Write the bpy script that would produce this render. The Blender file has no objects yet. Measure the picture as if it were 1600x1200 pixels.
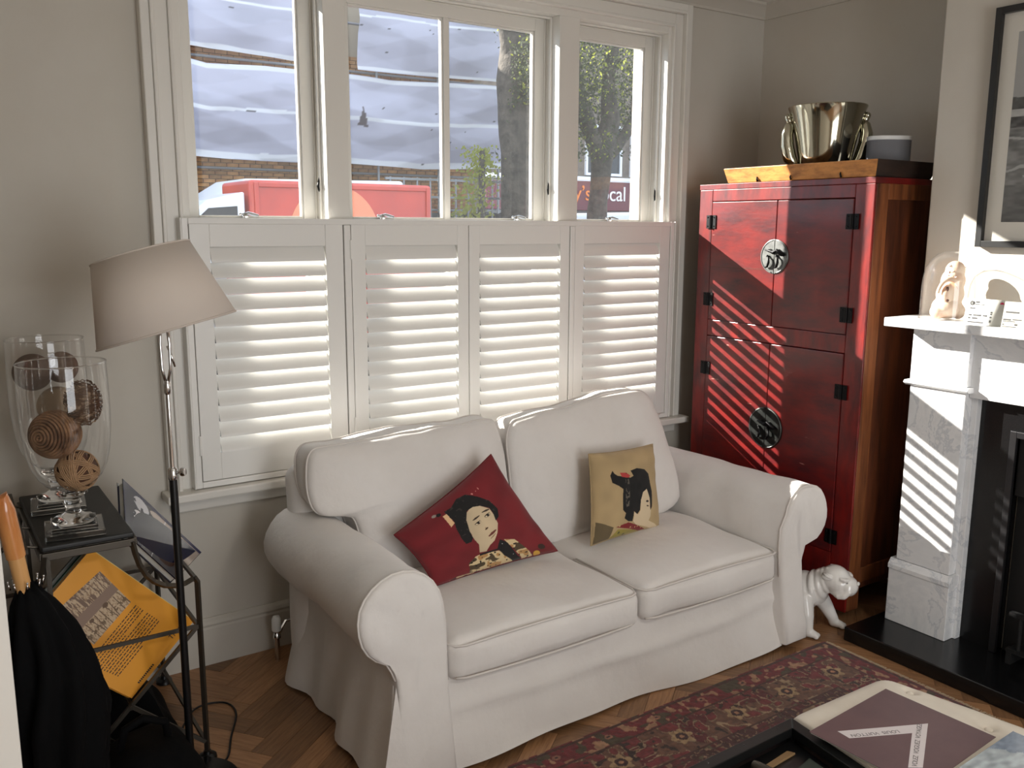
import bpy, math, random
import numpy as np
from mathutils import Vector, Matrix, noise

random.seed(7)
S = bpy.context.scene
COL = S.collection

# ---------------------------------------------------------------- camera
cam_d = bpy.data.cameras.new('camera')
cam = bpy.data.objects.new('camera', cam_d)
COL.objects.link(cam)
yaw, pitch, roll = 0.5935, 0.1743, 0.0043
fwd = Vector((math.sin(yaw) * math.cos(pitch), math.cos(yaw) * math.cos(pitch), -math.sin(pitch)))
rt0 = Vector((math.cos(yaw), -math.sin(yaw), 0))
up0 = rt0.cross(fwd)
rt = math.cos(roll) * rt0 + math.sin(roll) * up0
up = -math.sin(roll) * rt0 + math.cos(roll) * up0
mw = Matrix.Identity(4)
for i in range(3):
    mw[i][0], mw[i][1], mw[i][2] = rt[i], up[i], -fwd[i]
mw.translation = Vector((-1.5463, -3.4068, 1.71))
cam.matrix_world = mw
cam_d.sensor_width = 36.0
cam_d.lens = 36.0 * 1396.34 / 1600.0
cam_d.clip_start = 0.05
S.camera = cam

# ---------------------------------------------------------------- world, sun, exposure
W = bpy.data.worlds.new('sky')
S.world = W
W.use_nodes = True
nt = W.node_tree
bg = nt.nodes['Background']
bg.inputs['Color'].default_value = (0.74, 0.86, 1.0, 1)
bg.inputs['Strength'].default_value = 1.95
SUN_DIR = Vector((1.0, -1.42, -0.755))      # direction the light travels
sd = bpy.data.lights.new('sun', 'SUN')
sd.energy = 20.0
sd.angle = math.radians(0.55)
sd.color = (1.0, 0.95, 0.87)
so = bpy.data.objects.new('sun', sd)
COL.objects.link(so)
so.rotation_euler = SUN_DIR.to_track_quat('-Z', 'Y').to_euler()
so.location = (-6, 10, 8)
S.view_settings.view_transform = 'Standard'
S.view_settings.look = 'None'
S.view_settings.gamma = 1.0
S.view_settings.use_curve_mapping = False
S.view_settings.exposure = 0.12
S.cycles.use_denoising = True
S.cycles.max_bounces = 10
S.cycles.diffuse_bounces = 5
S.cycles.transparent_max_bounces = 24
S.cycles.caustics_reflective = False
S.cycles.caustics_refractive = False
S.cycles.sample_clamp_indirect = 6.0

al = bpy.data.lights.new('rear_fill_light', 'AREA')     # fill light added behind the camera to brighten the room
al.shape = 'RECTANGLE'
al.size, al.size_y = 1.8, 2.1
al.energy = 52.0
al.color = (1.0, 0.975, 0.945)
ao = bpy.data.objects.new('rear_fill_light', al)
ao.location = (-.25, -5.52, 1.25)
ao.rotation_euler = (math.radians(90), 0, 0)
COL.objects.link(ao)

cl = bpy.data.lights.new('ceiling_fill_light', 'AREA')       # fill light added under the ceiling to lift the alcove wall
cl.shape = 'DISK'
cl.size = 0.42
cl.energy = 24.0
cl.color = (1.0, 0.95, 0.89)
co = bpy.data.objects.new('ceiling_fill_light', cl)
co.location = (0.1, -4.0, 2.44)
COL.objects.link(co)


def portal(loc, rot, sx, sy):
    l = bpy.data.lights.new('daylight_portal', 'AREA')
    l.shape = 'RECTANGLE'
    l.size, l.size_y = sx, sy
    l.cycles.is_portal = True
    o = bpy.data.objects.new('daylight_portal', l)
    o.location = loc
    o.rotation_euler = rot
    COL.objects.link(o)


portal((0.5, 0.34, 1.7), (math.radians(-90), 0, 0), 2.6, 2.0)
portal((-.25, -5.62, 1.25), (math.radians(90), 0, 0), 1.9, 2.3)


# ---------------------------------------------------------------- mesh helper
class G:
    def __init__(s):
        s.v, s.f = [], []

    def add(s, vs, fs):
        o = len(s.v)
        s.v += [tuple(v) for v in vs]
        s.f += [tuple(i + o for i in f) for f in fs]
        return s

    def box(s, x0, x1, y0, y1, z0, z1):
        x0, x1 = sorted((x0, x1)); y0, y1 = sorted((y0, y1)); z0, z1 = sorted((z0, z1))
        return s.add([(x0, y0, z0), (x1, y0, z0), (x1, y1, z0), (x0, y1, z0), (x0, y0, z1), (x1, y0, z1), (x1, y1, z1), (x0, y1, z1)],
                     [(0, 3, 2, 1), (4, 5, 6, 7), (0, 1, 5, 4), (1, 2, 6, 5), (2, 3, 7, 6), (3, 0, 4, 7)])

    def bar(s, a, b, w, h, upv=(0, 0, 1)):
        a, b = Vector(a), Vector(b)
        d = (b - a).normalized()
        u = Vector(upv)
        if abs(d.dot(u)) > 0.95:
            u = Vector((0, 1, 0))
        sx = d.cross(u).normalized() * w / 2
        uz = sx.cross(d).normalized() * h / 2
        vs = [a - sx - uz, a + sx - uz, a + sx + uz, a - sx + uz, b - sx - uz, b + sx - uz, b + sx + uz, b - sx + uz]
        return s.add(vs, [(0, 1, 2, 3), (7, 6, 5, 4), (0, 4, 5, 1), (1, 5, 6, 2), (2, 6, 7, 3), (3, 7, 4, 0)])

    def tube(s, pts, r, n=10, closed=False, cap=True, flat=1.0):
        pts = [Vector(p) for p in pts]
        m = len(pts)
        rs = r if isinstance(r, (list, tuple)) else [r] * m
        rings = []
        prev = None
        for i, p in enumerate(pts):
            if closed:
                d = (pts[(i + 1) % m] - pts[i - 1]).normalized()
            else:
                d = (pts[min(i + 1, m - 1)] - pts[max(i - 1, 0)]).normalized()
            if prev is None:
                ref = Vector((0, 0, 1)) if abs(d.z) < 0.9 else Vector((1, 0, 0))
                a = d.cross(ref).normalized()
            else:
                a = (prev - d * prev.dot(d)).normalized()
            prev = a
            b = d.cross(a)
            rings.append([p + a * math.cos(t) * rs[i] + b * math.sin(t) * rs[i] * flat for t in [2 * math.pi * k / n for k in range(n)]])
        o = len(s.v)
        for rg in rings:
            s.v += [tuple(q) for q in rg]
        mm = m if closed else m - 1
        for i in range(mm):
            j = (i + 1) % m
            for k in range(n):
                l = (k + 1) % n
                s.f.append((o + i * n + k, o + i * n + l, o + j * n + l, o + j * n + k))
        if cap and not closed:
            s.f.append(tuple(o + k for k in reversed(range(n))))
            s.f.append(tuple(o + (m - 1) * n + k for k in range(n)))
        return s

    def lathe(s, prof, c=(0, 0, 0), n=32, ax=None, sy=1.0, cap=True):
        """prof: (r, z) list, revolved about z (or the given axis) through c"""
        c = Vector(c)
        q = Vector((0, 0, 1)).rotation_difference(Vector(ax)) if ax is not None else None
        o = len(s.v)
        for r, z in prof:
            for k in range(n):
                t = 2 * math.pi * k / n
                p = Vector((r * math.cos(t), r * sy * math.sin(t), z))
                if q:
                    p = q @ p
                s.v.append(tuple(p + c))
        m = len(prof)
        for i in range(m - 1):
            for k in range(n):
                l = (k + 1) % n
                s.f.append((o + i * n + k, o + i * n + l, o + (i + 1) * n + l, o + (i + 1) * n + k))
        if cap:
            s.f.append(tuple(o + k for k in reversed(range(n))))
            s.f.append(tuple(o + (m - 1) * n + k for k in range(n)))
        return s

    def sph(s, c, r, n=16, m=10, rot=None):
        if not isinstance(r, (tuple, list)):
            r = (r, r, r)
        c = Vector(c)
        o = len(s.v)
        for i in range(m + 1):
            ph = math.pi * i / m
            for k in range(n):
                t = 2 * math.pi * k / n
                p = Vector((r[0] * math.sin(ph) * math.cos(t), r[1] * math.sin(ph) * math.sin(t), -r[2] * math.cos(ph)))
                if rot:
                    p = rot @ p
                s.v.append(tuple(p + c))
        for i in range(m):
            for k in range(n):
                l = (k + 1) % n
                s.f.append((o + i * n + k, o + i * n + l, o + (i + 1) * n + l, o + (i + 1) * n + k))
        return s

    def prism(s, pts, vec):
        n = len(pts)
        v = Vector(vec)
        a = [Vector(p) for p in pts]
        nrm = Vector((0, 0, 0))
        for i in range(n):
            nrm += a[i].cross(a[(i + 1) % n])
        fl = nrm.dot(v) > 0
        vs = a + [p + v for p in a]
        f0 = tuple(range(n)); f1 = tuple(range(n, 2 * n))
        fs = [tuple(reversed(f0)) if fl else f0, f1 if fl else tuple(reversed(f1))]
        for i in range(n):
            j = (i + 1) % n
            fs.append((i, j, n + j, n + i) if fl else (j, i, n + i, n + j))
        return s.add(vs, fs)

    def grid(s, fn, nu, nv):
        o = len(s.v)
        for j in range(nv + 1):
            for i in range(nu + 1):
                s.v.append(tuple(fn(i / nu, j / nv)))
        for j in range(nv):
            for i in range(nu):
                a = o + j * (nu + 1) + i
                s.f.append((a, a + 1, a + nu + 2, a + nu + 1))
        return s

    def mesh(s, name, smooth=None):
        me = bpy.data.meshes.new(name)
        me.from_pydata(s.v, [], s.f)
        if smooth:
            me.shade_smooth()
            if smooth is not True:
                try:
                    me.set_sharp_from_angle(angle=math.radians(smooth))
                except Exception:
                    pass
        me.update()
        return me


def rbox(x0, x1, y0, y1, z0, z1, r, seg=0.04, bulge=(0, 0, 0), amp=0.0, freq=6.0, sd=0.0):
    """a soft rounded box (pad), with bulging faces and faint unevenness"""
    c = Vector(((x0 + x1) / 2, (y0 + y1) / 2, (z0 + z1) / 2))
    h = Vector(((x1 - x0) / 2, (y1 - y0) / 2, (z1 - z0) / 2))
    r = min(r, h.x * .98, h.y * .98, h.z * .98)

    def axis(hh):
        inner = hh - r
        k = 4
        e = [math.tan(math.radians(45) * (1 - q / k)) * r for q in range(k)]
        n = max(2, int(2 * inner / seg))
        mid = [-inner + 2 * inner * q / n for q in range(n + 1)]
        return [-inner - q for q in e] + mid + [inner + q for q in reversed(e)]
    ax = [axis(h.x), axis(h.y), axis(h.z)]
    g = G()
    key = {}

    def vid(p):
        kk = (round(p[0], 5), round(p[1], 5), round(p[2], 5))
        if kk not in key:
            q = Vector([max(-(h[i] - r), min(h[i] - r, p[i])) for i in range(3)])
            d = Vector(p) - q
            w = q + d.normalized() * r if d.length > 1e-9 else Vector(p)
            fx, fy, fz = [1 - min(1, abs(w[i]) / h[i]) ** 2 for i in range(3)]
            w = Vector((w.x + bulge[0] * (w.x / h.x) * fy * fz, w.y + bulge[1] * (w.y / h.y) * fx * fz, w.z + bulge[2] * (w.z / h.z) * fx * fy))
            w += c
            if amp:
                w += noise.noise_vector(w * freq + Vector((sd, sd, sd))) * amp
            key[kk] = len(g.v)
            g.v.append(tuple(w))
        return key[kk]
    for a in range(3):
        b, d = (a + 1) % 3, (a + 2) % 3
        for sgn in (-1, 1):
            A, B = ax[b], ax[d]
            for i in range(len(A) - 1):
                for j in range(len(B) - 1):
                    q = []
                    for u, v in ((A[i], B[j]), (A[i + 1], B[j]), (A[i + 1], B[j + 1]), (A[i], B[j + 1])):
                        p = [0, 0, 0]
                        p[a] = sgn * h[a]; p[b] = u; p[d] = v
                        q.append(vid(p))
                    if len(set(q)) == 4:
                        g.f.append(tuple(q) if sgn > 0 else tuple(reversed(q)))
    return g


# ---------------------------------------------------------------- object helpers
def tag(o, label=None, cat=None, group=None, kind=None):
    if label: o['label'] = label
    if cat: o['category'] = cat
    if group: o['group'] = group
    if kind: o['kind'] = kind
    return o


def thing(name, label, cat, loc, group=None):
    o = bpy.data.objects.new(name, None)
    o.location = loc
    o.empty_display_size = 0.1
    COL.objects.link(o)
    return tag(o, label, cat, group)


def adopt(o, parent):
    if parent is not None:
        o.parent = parent
        w = Matrix.Translation(parent.location) if parent.type == 'EMPTY' else Matrix.Identity(4)
        o.matrix_parent_inverse = w.inverted()


def part(name, g, m, parent=None, smooth=None, bevel=0, seg=2, label=None, mods=None):
    me = g if isinstance(g, bpy.types.Mesh) else g.mesh(name, smooth)
    if m is not None and not len(me.materials):
        me.materials.append(m)
    o = bpy.data.objects.new(name, me)
    COL.objects.link(o)
    adopt(o, parent)
    if bevel:
        b = o.modifiers.new('bevel', 'BEVEL')
        b.width = bevel; b.segments = seg; b.limit_method = 'ANGLE'; b.angle_limit = math.radians(35)
        b.harden_normals = False
    if label: o['label'] = label
    return o


def inst(name, me, M4, parent=None):
    """a piece sharing mesh data; M4 is its world matrix"""
    o = bpy.data.objects.new(name, me)
    COL.objects.link(o)
    adopt(o, parent)
    o.matrix_basis = M4
    return o


def solo(name, g, m, label, cat, group=None, smooth=None, bevel=0, seg=2):
    return tag(part(name, g, m, None, smooth, bevel, seg), label, cat, group)


def struct(name, g, m, parent=None, smooth=None, bevel=0):
    o = part(name, g, m, parent, smooth, bevel)
    if parent is None:
        o['kind'] = 'structure'
    return o


# ---------------------------------------------------------------- materials
def lin(c):
    return tuple(((x / 255) / 12.92 if x / 255 <= 0.04045 else ((x / 255 + 0.055) / 1.055) ** 2.4) for x in c)


def M(name, rgb, rough=0.6, metal=0.0, var=None, bump=None, spec=0.5, coat=0.0, sheen=0.0, trans=0.0, rnd=0.0, vc=False, alpha=1.0, stretch=None, sss=0.0, scr=None):
    """rgb 0-255 sRGB. var=(scale, rgb2, lo, hi); bump=(scale, strength, distance)"""
    m = bpy.data.materials.new(name)
    m.use_nodes = True
    t = m.node_tree
    N, L = t.nodes, t.links
    b = N['Principled BSDF']
    b.inputs['Roughness'].default_value = rough
    b.inputs['Metallic'].default_value = metal
    b.inputs['Specular IOR Level'].default_value = spec
    b.inputs['Coat Weight'].default_value = coat
    b.inputs['Coat Roughness'].default_value = 0.12
    b.inputs['Sheen Weight'].default_value = sheen
    b.inputs['Transmission Weight'].default_value = trans
    if sss:
        b.inputs['Subsurface Weight'].default_value = sss
        b.inputs['Subsurface Scale'].default_value = 0.02
    c = lin(rgb) + (1,)
    b.inputs['Base Color'].default_value = c
    src = None
    tc = N.new('ShaderNodeTexCoord')
    vec = tc.outputs['Object']
    if stretch:
        mp = N.new('ShaderNodeMapping')
        mp.inputs['Scale'].default_value = stretch
        L.new(vec, mp.inputs['Vector'])
        vec = mp.outputs['Vector']
    if vc:
        a = N.new('ShaderNodeVertexColor')
        a.layer_name = 'Col'
        src = a.outputs['Color']
    if var:
        n = N.new('ShaderNodeTexNoise')
        n.inputs['Scale'].default_value = var[0]
        n.inputs['Detail'].default_value = 6
        n.inputs['Roughness'].default_value = 0.6
        L.new(vec, n.inputs['Vector'])
        r = N.new('ShaderNodeMapRange')
        r.inputs['From Min'].default_value = var[2]
        r.inputs['From Max'].default_value = var[3]
        L.new(n.outputs['Fac'], r.inputs['Value'])
        mx = N.new('ShaderNodeMix')
        mx.data_type = 'RGBA'
        L.new(r.outputs['Result'], mx.inputs['Factor'])
        mx.inputs['A'].default_value = c
        if src: L.new(src, mx.inputs['A'])
        mx.inputs['B'].default_value = lin(var[1]) + (1,)
        src = mx.outputs['Result']
    if scr:
        mp2 = N.new('ShaderNodeMapping')
        mp2.inputs['Scale'].default_value = scr[4]
        mp2.inputs['Rotation'].default_value = (.2, .1, .3)
        L.new(tc.outputs['Object'], mp2.inputs['Vector'])
        n = N.new('ShaderNodeTexNoise')
        n.inputs['Scale'].default_value = scr[0]
        n.inputs['Detail'].default_value = 3
        L.new(mp2.outputs['Vector'], n.inputs['Vector'])
        r = N.new('ShaderNodeMapRange')
        r.inputs['From Min'].default_value = scr[2]
        r.inputs['From Max'].default_value = scr[3]
        L.new(n.outputs['Fac'], r.inputs['Value'])
        mx = N.new('ShaderNodeMix')
        mx.data_type = 'RGBA'
        L.new(r.outputs['Result'], mx.inputs['Factor'])
        if src: L.new(src, mx.inputs['A'])
        else: mx.inputs['A'].default_value = c
        mx.inputs['B'].default_value = lin(scr[1]) + (1,)
        src = mx.outputs['Result']
    if rnd:
        oi = N.new('ShaderNodeObjectInfo')
        r = N.new('ShaderNodeMapRange')
        r.inputs['To Min'].default_value = 1 - rnd
        r.inputs['To Max'].default_value = 1 + rnd
        L.new(oi.outputs['Random'], r.inputs['Value'])
        mx = N.new('ShaderNodeMix')
        mx.data_type = 'RGBA'
        mx.blend_type = 'MULTIPLY'
        mx.inputs['Factor'].default_value = 1
        if src: L.new(src, mx.inputs['A'])
        else: mx.inputs['A'].default_value = c
        cb = N.new('ShaderNodeCombineColor')
        for i in range(3): L.new(r.outputs['Result'], cb.inputs[i])
        L.new(cb.outputs['Color'], mx.inputs['B'])
        src = mx.outputs['Result']
    if src: L.new(src, b.inputs['Base Color'])
    if bump:
        n = N.new('ShaderNodeTexNoise')
        n.inputs['Scale'].default_value = bump[0]
        n.inputs['Detail'].default_value = 5
        L.new(vec, n.inputs['Vector'])
        bp = N.new('ShaderNodeBump')
        bp.inputs['Strength'].default_value = bump[1]
        bp.inputs['Distance'].default_value = bump[2] if len(bump) > 2 else 0.002
        L.new(n.outputs['Fac'], bp.inputs['Height'])
        L.new(bp.outputs['Normal'], b.inputs['Normal'])
    return m


def glass_sheet(name, tint=(1, 1, 1), haze=0.03, refl=0.02):
    m = bpy.data.materials.new(name)
    m.use_nodes = True
    t = m.node_tree
    N, L = t.nodes, t.links
    N.remove(N['Principled BSDF'])
    out = N['Material Output']
    tr = N.new('ShaderNodeBsdfTransparent')
    tr.inputs['Color'].default_value = (*tint, 1)
    gl = N.new('ShaderNodeBsdfGlossy')
    gl.inputs['Roughness'].default_value = 0.02
    lw = N.new('ShaderNodeLayerWeight')
    lw.inputs['Blend'].default_value = 0.5
    pw = N.new('ShaderNodeMath'); pw.operation = 'POWER'; pw.inputs[1].default_value = 4.0
    L.new(lw.outputs['Facing'], pw.inputs[0])
    fr = N.new('ShaderNodeMath'); fr.operation = 'MULTIPLY_ADD'
    fr.inputs[1].default_value = 0.9; fr.inputs[2].default_value = refl
    L.new(pw.outputs[0], fr.inputs[0])
    mx = N.new('ShaderNodeMixShader')
    L.new(fr.outputs[0], mx.inputs['Fac'])
    L.new(tr.outputs['BSDF'], mx.inputs[1])
    L.new(gl.outputs['BSDF'], mx.inputs[2])
    tl = N.new('ShaderNodeBsdfTranslucent')
    tl.inputs['Color'].default_value = (1, 1, 1, 1)
    m2 = N.new('ShaderNodeMixShader')
    m2.inputs['Fac'].default_value = haze
    L.new(mx.outputs['Shader'], m2.inputs[1])
    L.new(tl.outputs['BSDF'], m2.inputs[2])
    L.new(m2.outputs['Shader'], out.inputs['Surface'])
    return m


def translucent(name, rgb, vc=False, fac=0.5, bump=None):
    m = M(name, rgb, 0.8, vc=vc, bump=bump)
    t = m.node_tree
    N, L = t.nodes, t.links
    b = N['Principled BSDF']
    tl = N.new('ShaderNodeBsdfTranslucent')
    tl.inputs['Color'].default_value = lin(rgb) + (1,)
    if b.inputs['Base Color'].is_linked:
        L.new(b.inputs['Base Color'].links[0].from_socket, tl.inputs['Color'])
    mx = N.new('ShaderNodeMixShader')
    mx.inputs['Fac'].default_value = fac
    L.new(b.outputs['BSDF'], mx.inputs[1])
    L.new(tl.outputs['BSDF'], mx.inputs[2])
    L.new(mx.outputs['Shader'], N['Material Output'].inputs['Surface'])
    return m


def marble(name):
    m = M(name, (232, 232, 230), 0.28, spec=0.5)
    t = m.node_tree
    N, L = t.nodes, t.links
    b = N['Principled BSDF']
    tc = N.new('ShaderNodeTexCoord')
    n = N.new('ShaderNodeTexNoise')
    n.inputs['Scale'].default_value = 3.2
    n.inputs['Detail'].default_value = 9
    n.inputs['Roughness'].default_value = 0.62
    n.inputs['Distortion'].default_value = 0.9
    L.new(tc.outputs['Object'], n.inputs['Vector'])
    r = N.new('ShaderNodeValToRGB')
    e = r.color_ramp.elements
    e[0].position = 0.36; e[0].color = lin((214, 215, 216)) + (1,)
    e[1].position = 0.66; e[1].color = lin((206, 208, 210)) + (1,)
    q = r.color_ramp.elements.new(0.505); q.color = lin((196, 199, 203)) + (1,)
    q = r.color_ramp.elements.new(0.48); q.color = lin((222, 223, 224)) + (1,)
    q = r.color_ramp.elements.new(0.53); q.color = lin((226, 226, 226)) + (1,)
    L.new(n.outputs['Fac'], r.inputs['Fac'])
    L.new(r.outputs['Color'], b.inputs['Base Color'])
    return m


MT = {
    'wall': M('wall_paint', (202, 197, 187), 0.85, bump=(60, 0.05), var=(3, (198, 192, 181), .4, .7)),
    'ceil': M('ceiling_paint', (225, 222, 214), 0.9),
    'white': M('white_gloss_paint', (222, 219, 212), 0.38, bump=(30, 0.03)),
    'shut': M('shutter_paint', (228, 227, 223), 0.35),
    'cotton': M('white_cotton', (224, 220, 216), 0.92, sheen=0.25, bump=(6, 0.55, 0.018), var=(4, (216, 211, 206), .35, .75)),
    'cotpipe': M('cotton_piping', (212, 206, 200), 0.9),
    'oak': M('oak_block', (158, 118, 82), 0.42, var=(7, (112, 76, 50), .35, .75), rnd=0.33, stretch=(1.2, 14, 10), bump=(30, .06)),
    'subfloor': M('subfloor', (60, 42, 30), 0.8),
    'rugv': M('rug_wool', (120, 50, 50), 0.95, vc=True, bump=(220, 0.5, 0.003), sheen=0.2),
    'fringe': M('rug_fringe', (176, 156, 130), 0.9),
    'lacq': M('red_lacquer', (122, 25, 20), 0.33, coat=0.22, stretch=(1, 3.5, 1), var=(6, (64, 20, 24), .38, .72), bump=(24, .12, .003), scr=(11, (196, 140, 128), .735, .79, (1, 1, 7))),
    'lacqd': M('red_lacquer_door', (112, 24, 21), 0.3, coat=0.26, stretch=(1, 1.2, 3.5), var=(5, (60, 20, 25), .38, .72), bump=(20, .12, .003), scr=(9, (190, 134, 122), .73, .79, (1, 1, 6))),
    'wornwood': M('worn_brown_wood', (128, 74, 38), 0.5, stretch=(10, 10, .9), var=(3, (72, 36, 18), .35, .7), bump=(14, .3, .003)),
    'darkpanel': M('dark_brown_panel', (104, 54, 28), 0.5, stretch=(8, 8, .9), var=(3, (50, 24, 13), .3, .7), bump=(14, .2, .003)),
    'traywood': M('golden_tray_wood', (206, 140, 72), 0.45, stretch=(2, 2.5, 8), var=(5, (120, 66, 30), .42, .8), bump=(20, .3, .003)),
    'trayshade': M('shaded_tray_wood', (44, 28, 20), 0.6, stretch=(2, 2, 8), var=(5, (20, 12, 8), .4, .7), bump=(20, .3, .003)),  # tray wood with shade put into its colour
    'iron': M('blackened_iron', (30, 30, 31), 0.42, 0.8, bump=(60, .2)),
    'darkplate': M('dark_plate', (62, 64, 62), 0.4, 0.9, var=(16, (36, 38, 37), .4, .7), bump=(30, .15)),
    'pewter': M('pewter_plate', (128, 130, 128), 0.38, 0.9, var=(16, (84, 86, 84), .4, .7), bump=(30, .15)),
    'chrome': M('chrome', (215, 215, 215), 0.08, 1.0),
    'silver': M('old_silver', (190, 186, 168), 0.10, 1.0, bump=(7, .12, .006)),
    'black': M('satin_black', (14, 14, 15), 0.32),
    'blackm': M('black_metal', (26, 27, 27), 0.38, 0.5, bump=(60, .08)),
    'bronze': M('grey_bronze_metal', (84, 78, 70), 0.42, 0.75, bump=(50, .1)),
    'leather': M('black_leather_top', (28, 28, 27), 0.5, bump=(130, .2)),
    'slate': M('black_slate', (12, 12, 13), 0.22, bump=(20, .04)),
    'grate': M('black_grate', (9, 9, 9), 0.6),
    'marble': marble('white_veined_marble'),
    'china': M('white_glazed_china', (226, 224, 220), 0.12, coat=0.6),
    'lamp': translucent('lamp_linen', (232, 222, 212), fac=0.30, bump=(90, .08, .002)),
    'vase': None,
    'wicker': M('wound_rope', (150, 112, 80), 0.8, bump=(60, .4, .004), var=(22, (84, 56, 36), .4, .65)),
    'wickerd': M('dark_twig', (92, 66, 48), 0.85, var=(40, (186, 160, 132), .52, .7)),
    'cane': M('pale_cane', (176, 140, 104), 0.7),
    'canebrown': M('brown_core', (90, 58, 40), 0.8),
    'fabricblack': M('black_nylon', (3, 3, 4), 0.85, spec=.15, bump=(14, .3, .01)),
    'handle': M('amber_wood_handle', (216, 150, 88), 0.25, coat=.6, stretch=(4, 4, 1), var=(5, (190, 112, 56), .4, .75)),
    'handle2': M('pale_wood_handle', (216, 164, 104), 0.35, coat=.3),
    'speaker': M('grey_speaker_mesh', (112, 112, 116), 0.7, bump=(400, .3, .001)),
    'whiteplastic': M('white_plastic', (228, 228, 226), 0.35),
    'cream': M('cream_leather', (222, 214, 200), 0.5, bump=(10, .2, .006), var=(5, (208, 198, 182), .4, .8)),
    'paper': M('paper_white', (222, 222, 214), 0.7),
    'plum': M('plum_cover', (104, 78, 80), 0.5, var=(5, (92, 68, 72), .4, .7)),
    'band': M('white_band', (214, 206, 206), 0.6),
    'ink': M('black_ink', (24, 22, 22), 0.6),
    'inkgrey': M('grey_ink', (96, 92, 92), 0.6),
    'vcm': M('printed_matt', (200, 200, 200), 0.6, vc=True),
    'vcg': M('printed_gloss', (200, 200, 200), 0.22, vc=True, coat=.3),
    'vcf': M('printed_fabric', (200, 200, 200), 0.9, vc=True, bump=(240, .25, .001), sheen=.15),
    'yellow': M('yellow_cover', (232, 156, 30), 0.38),
    'teal': M('teal_cover', (24, 92, 84), 0.45),
    'pagewhite': M('white_cover', (206, 214, 206), 0.5),
    'cable': M('black_cable', (10, 10, 10), 0.5),
    'carved': M('pale_carved_stone', (236, 214, 192), 0.6, var=(14, (206, 150, 112), .45, .72), bump=(30, .5, .004)),
    'hollow': M('dark_hollow', (84, 48, 34), 0.9),
    'brick': M('london_brick', (150, 96, 62), 0.9, rnd=.35, var=(3, (196, 150, 92), .4, .75), bump=(60, .4)),
    'mortar': M('mortar', (150, 140, 122), 0.95),
    'sheet': translucent('scaffold_sheeting', (205, 205, 216), vc=True, fac=0.3, bump=(3, .35, .03)),
    'galv': M('galvanised_tube', (140, 142, 145), 0.45, 0.7),
    'vanred': M('van_red', (200, 66, 50), 0.35, coat=.3, var=(2, (176, 56, 46), .4, .7)),
    'vanpeach': M('van_peach', (232, 140, 104), 0.4),
    'vanwhite': M('van_white', (228, 232, 240), 0.3, coat=.3),
    'vandark': M('van_dark', (34, 36, 40), 0.3),
    'bark': M('tree_bark', (84, 78, 70), 0.95, var=(5, (48, 46, 42), .4, .65), bump=(9, .8, .05)),
    'leaf': translucent('tree_leaf', (70, 78, 56), fac=0.45),
    'leafy': translucent('yellow_green_leaf', (150, 156, 66), fac=0.6),
    'maroon': M('shop_fascia_maroon', (92, 24, 44), 0.4),
    'orange': M('letter_orange', (232, 128, 48), 0.4),
    'letterwhite': M('letter_white', (238, 236, 238), 0.4),
    'asphalt': M('asphalt', (92, 92, 92), 0.9, bump=(40, .4)),
    'render': M('pale_render', (196, 190, 180), 0.9),
    'glassdark': M('dark_window_glass', (46, 52, 58), 0.08),
    'radiator': M('radiator_white', (214, 210, 202), 0.4),
}
MT['pane'] = glass_sheet('window_glass', haze=0.008)
MT['clear'] = glass_sheet('clear_glass', haze=0.022, refl=0.07)
MT['smoke'] = glass_sheet('smoked_glass', tint=(.10, .10, .10), haze=0.0)
MT['crystal'] = M('solid_crystal', (255, 255, 255), 0.02, trans=1.0)
MT['picglass'] = glass_sheet('picture_glass', haze=0.0)


# ---------------------------------------------------------------- painting on vertices
def inpoly(u, v, P):
    r = np.zeros(u.shape, bool)
    n = len(P)
    for i in range(n):
        x0, y0 = P[i]; x1, y1 = P[(i + 1) % n]
        if y0 == y1: continue
        c = ((y0 > v) != (y1 > v)) & (u < (x1 - x0) * (v - y0) / (y1 - y0) + x0)
        r ^= c
    return r


def inell(u, v, c, rx, ry, ang=0.0):
    a = math.radians(ang)
    du, dv = u - c[0], v - c[1]
    p = du * math.cos(a) + dv * math.sin(a)
    q = -du * math.sin(a) + dv * math.cos(a)
    return (p / rx) ** 2 + (q / ry) ** 2 < 1


def vnoise(u, v, f, seed=0):
    """cheap value noise 0..1 on numpy arrays"""
    x, y = u * f, v * f
    xi, yi = np.floor(x).astype(int), np.floor(y).astype(int)
    fx, fy = x - xi, y - yi
    fx = fx * fx * (3 - 2 * fx); fy = fy * fy * (3 - 2 * fy)

    def hsh(a, b):
        k = (a * 374761393 + b * 668265263 + seed * 974634777) & 0x7fffffff
        k = ((k ^ (k >> 13)) * 1274126177) & 0x7fffffff
        return ((k ^ (k >> 16)) & 0xffff) / 65535.0
    return (hsh(xi, yi) * (1 - fx) + hsh(xi + 1, yi) * fx) * (1 - fy) + (hsh(xi, yi + 1) * (1 - fx) + hsh(xi + 1, yi + 1) * fx) * fy


def paint(me, rgb):
    """rgb: (n,3) sRGB 0..255 per vertex"""
    a = me.color_attributes.new('Col', 'FLOAT_COLOR', 'POINT')
    c = np.clip(rgb / 255.0, 0, 1)
    c = np.where(c <= 0.04045, c / 12.92, ((c + 0.055) / 1.055) ** 2.4)
    out = np.ones((len(me.vertices), 4), np.float32)
    out[:, :3] = c
    a.data.foreach_set('color', out.ravel())


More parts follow.
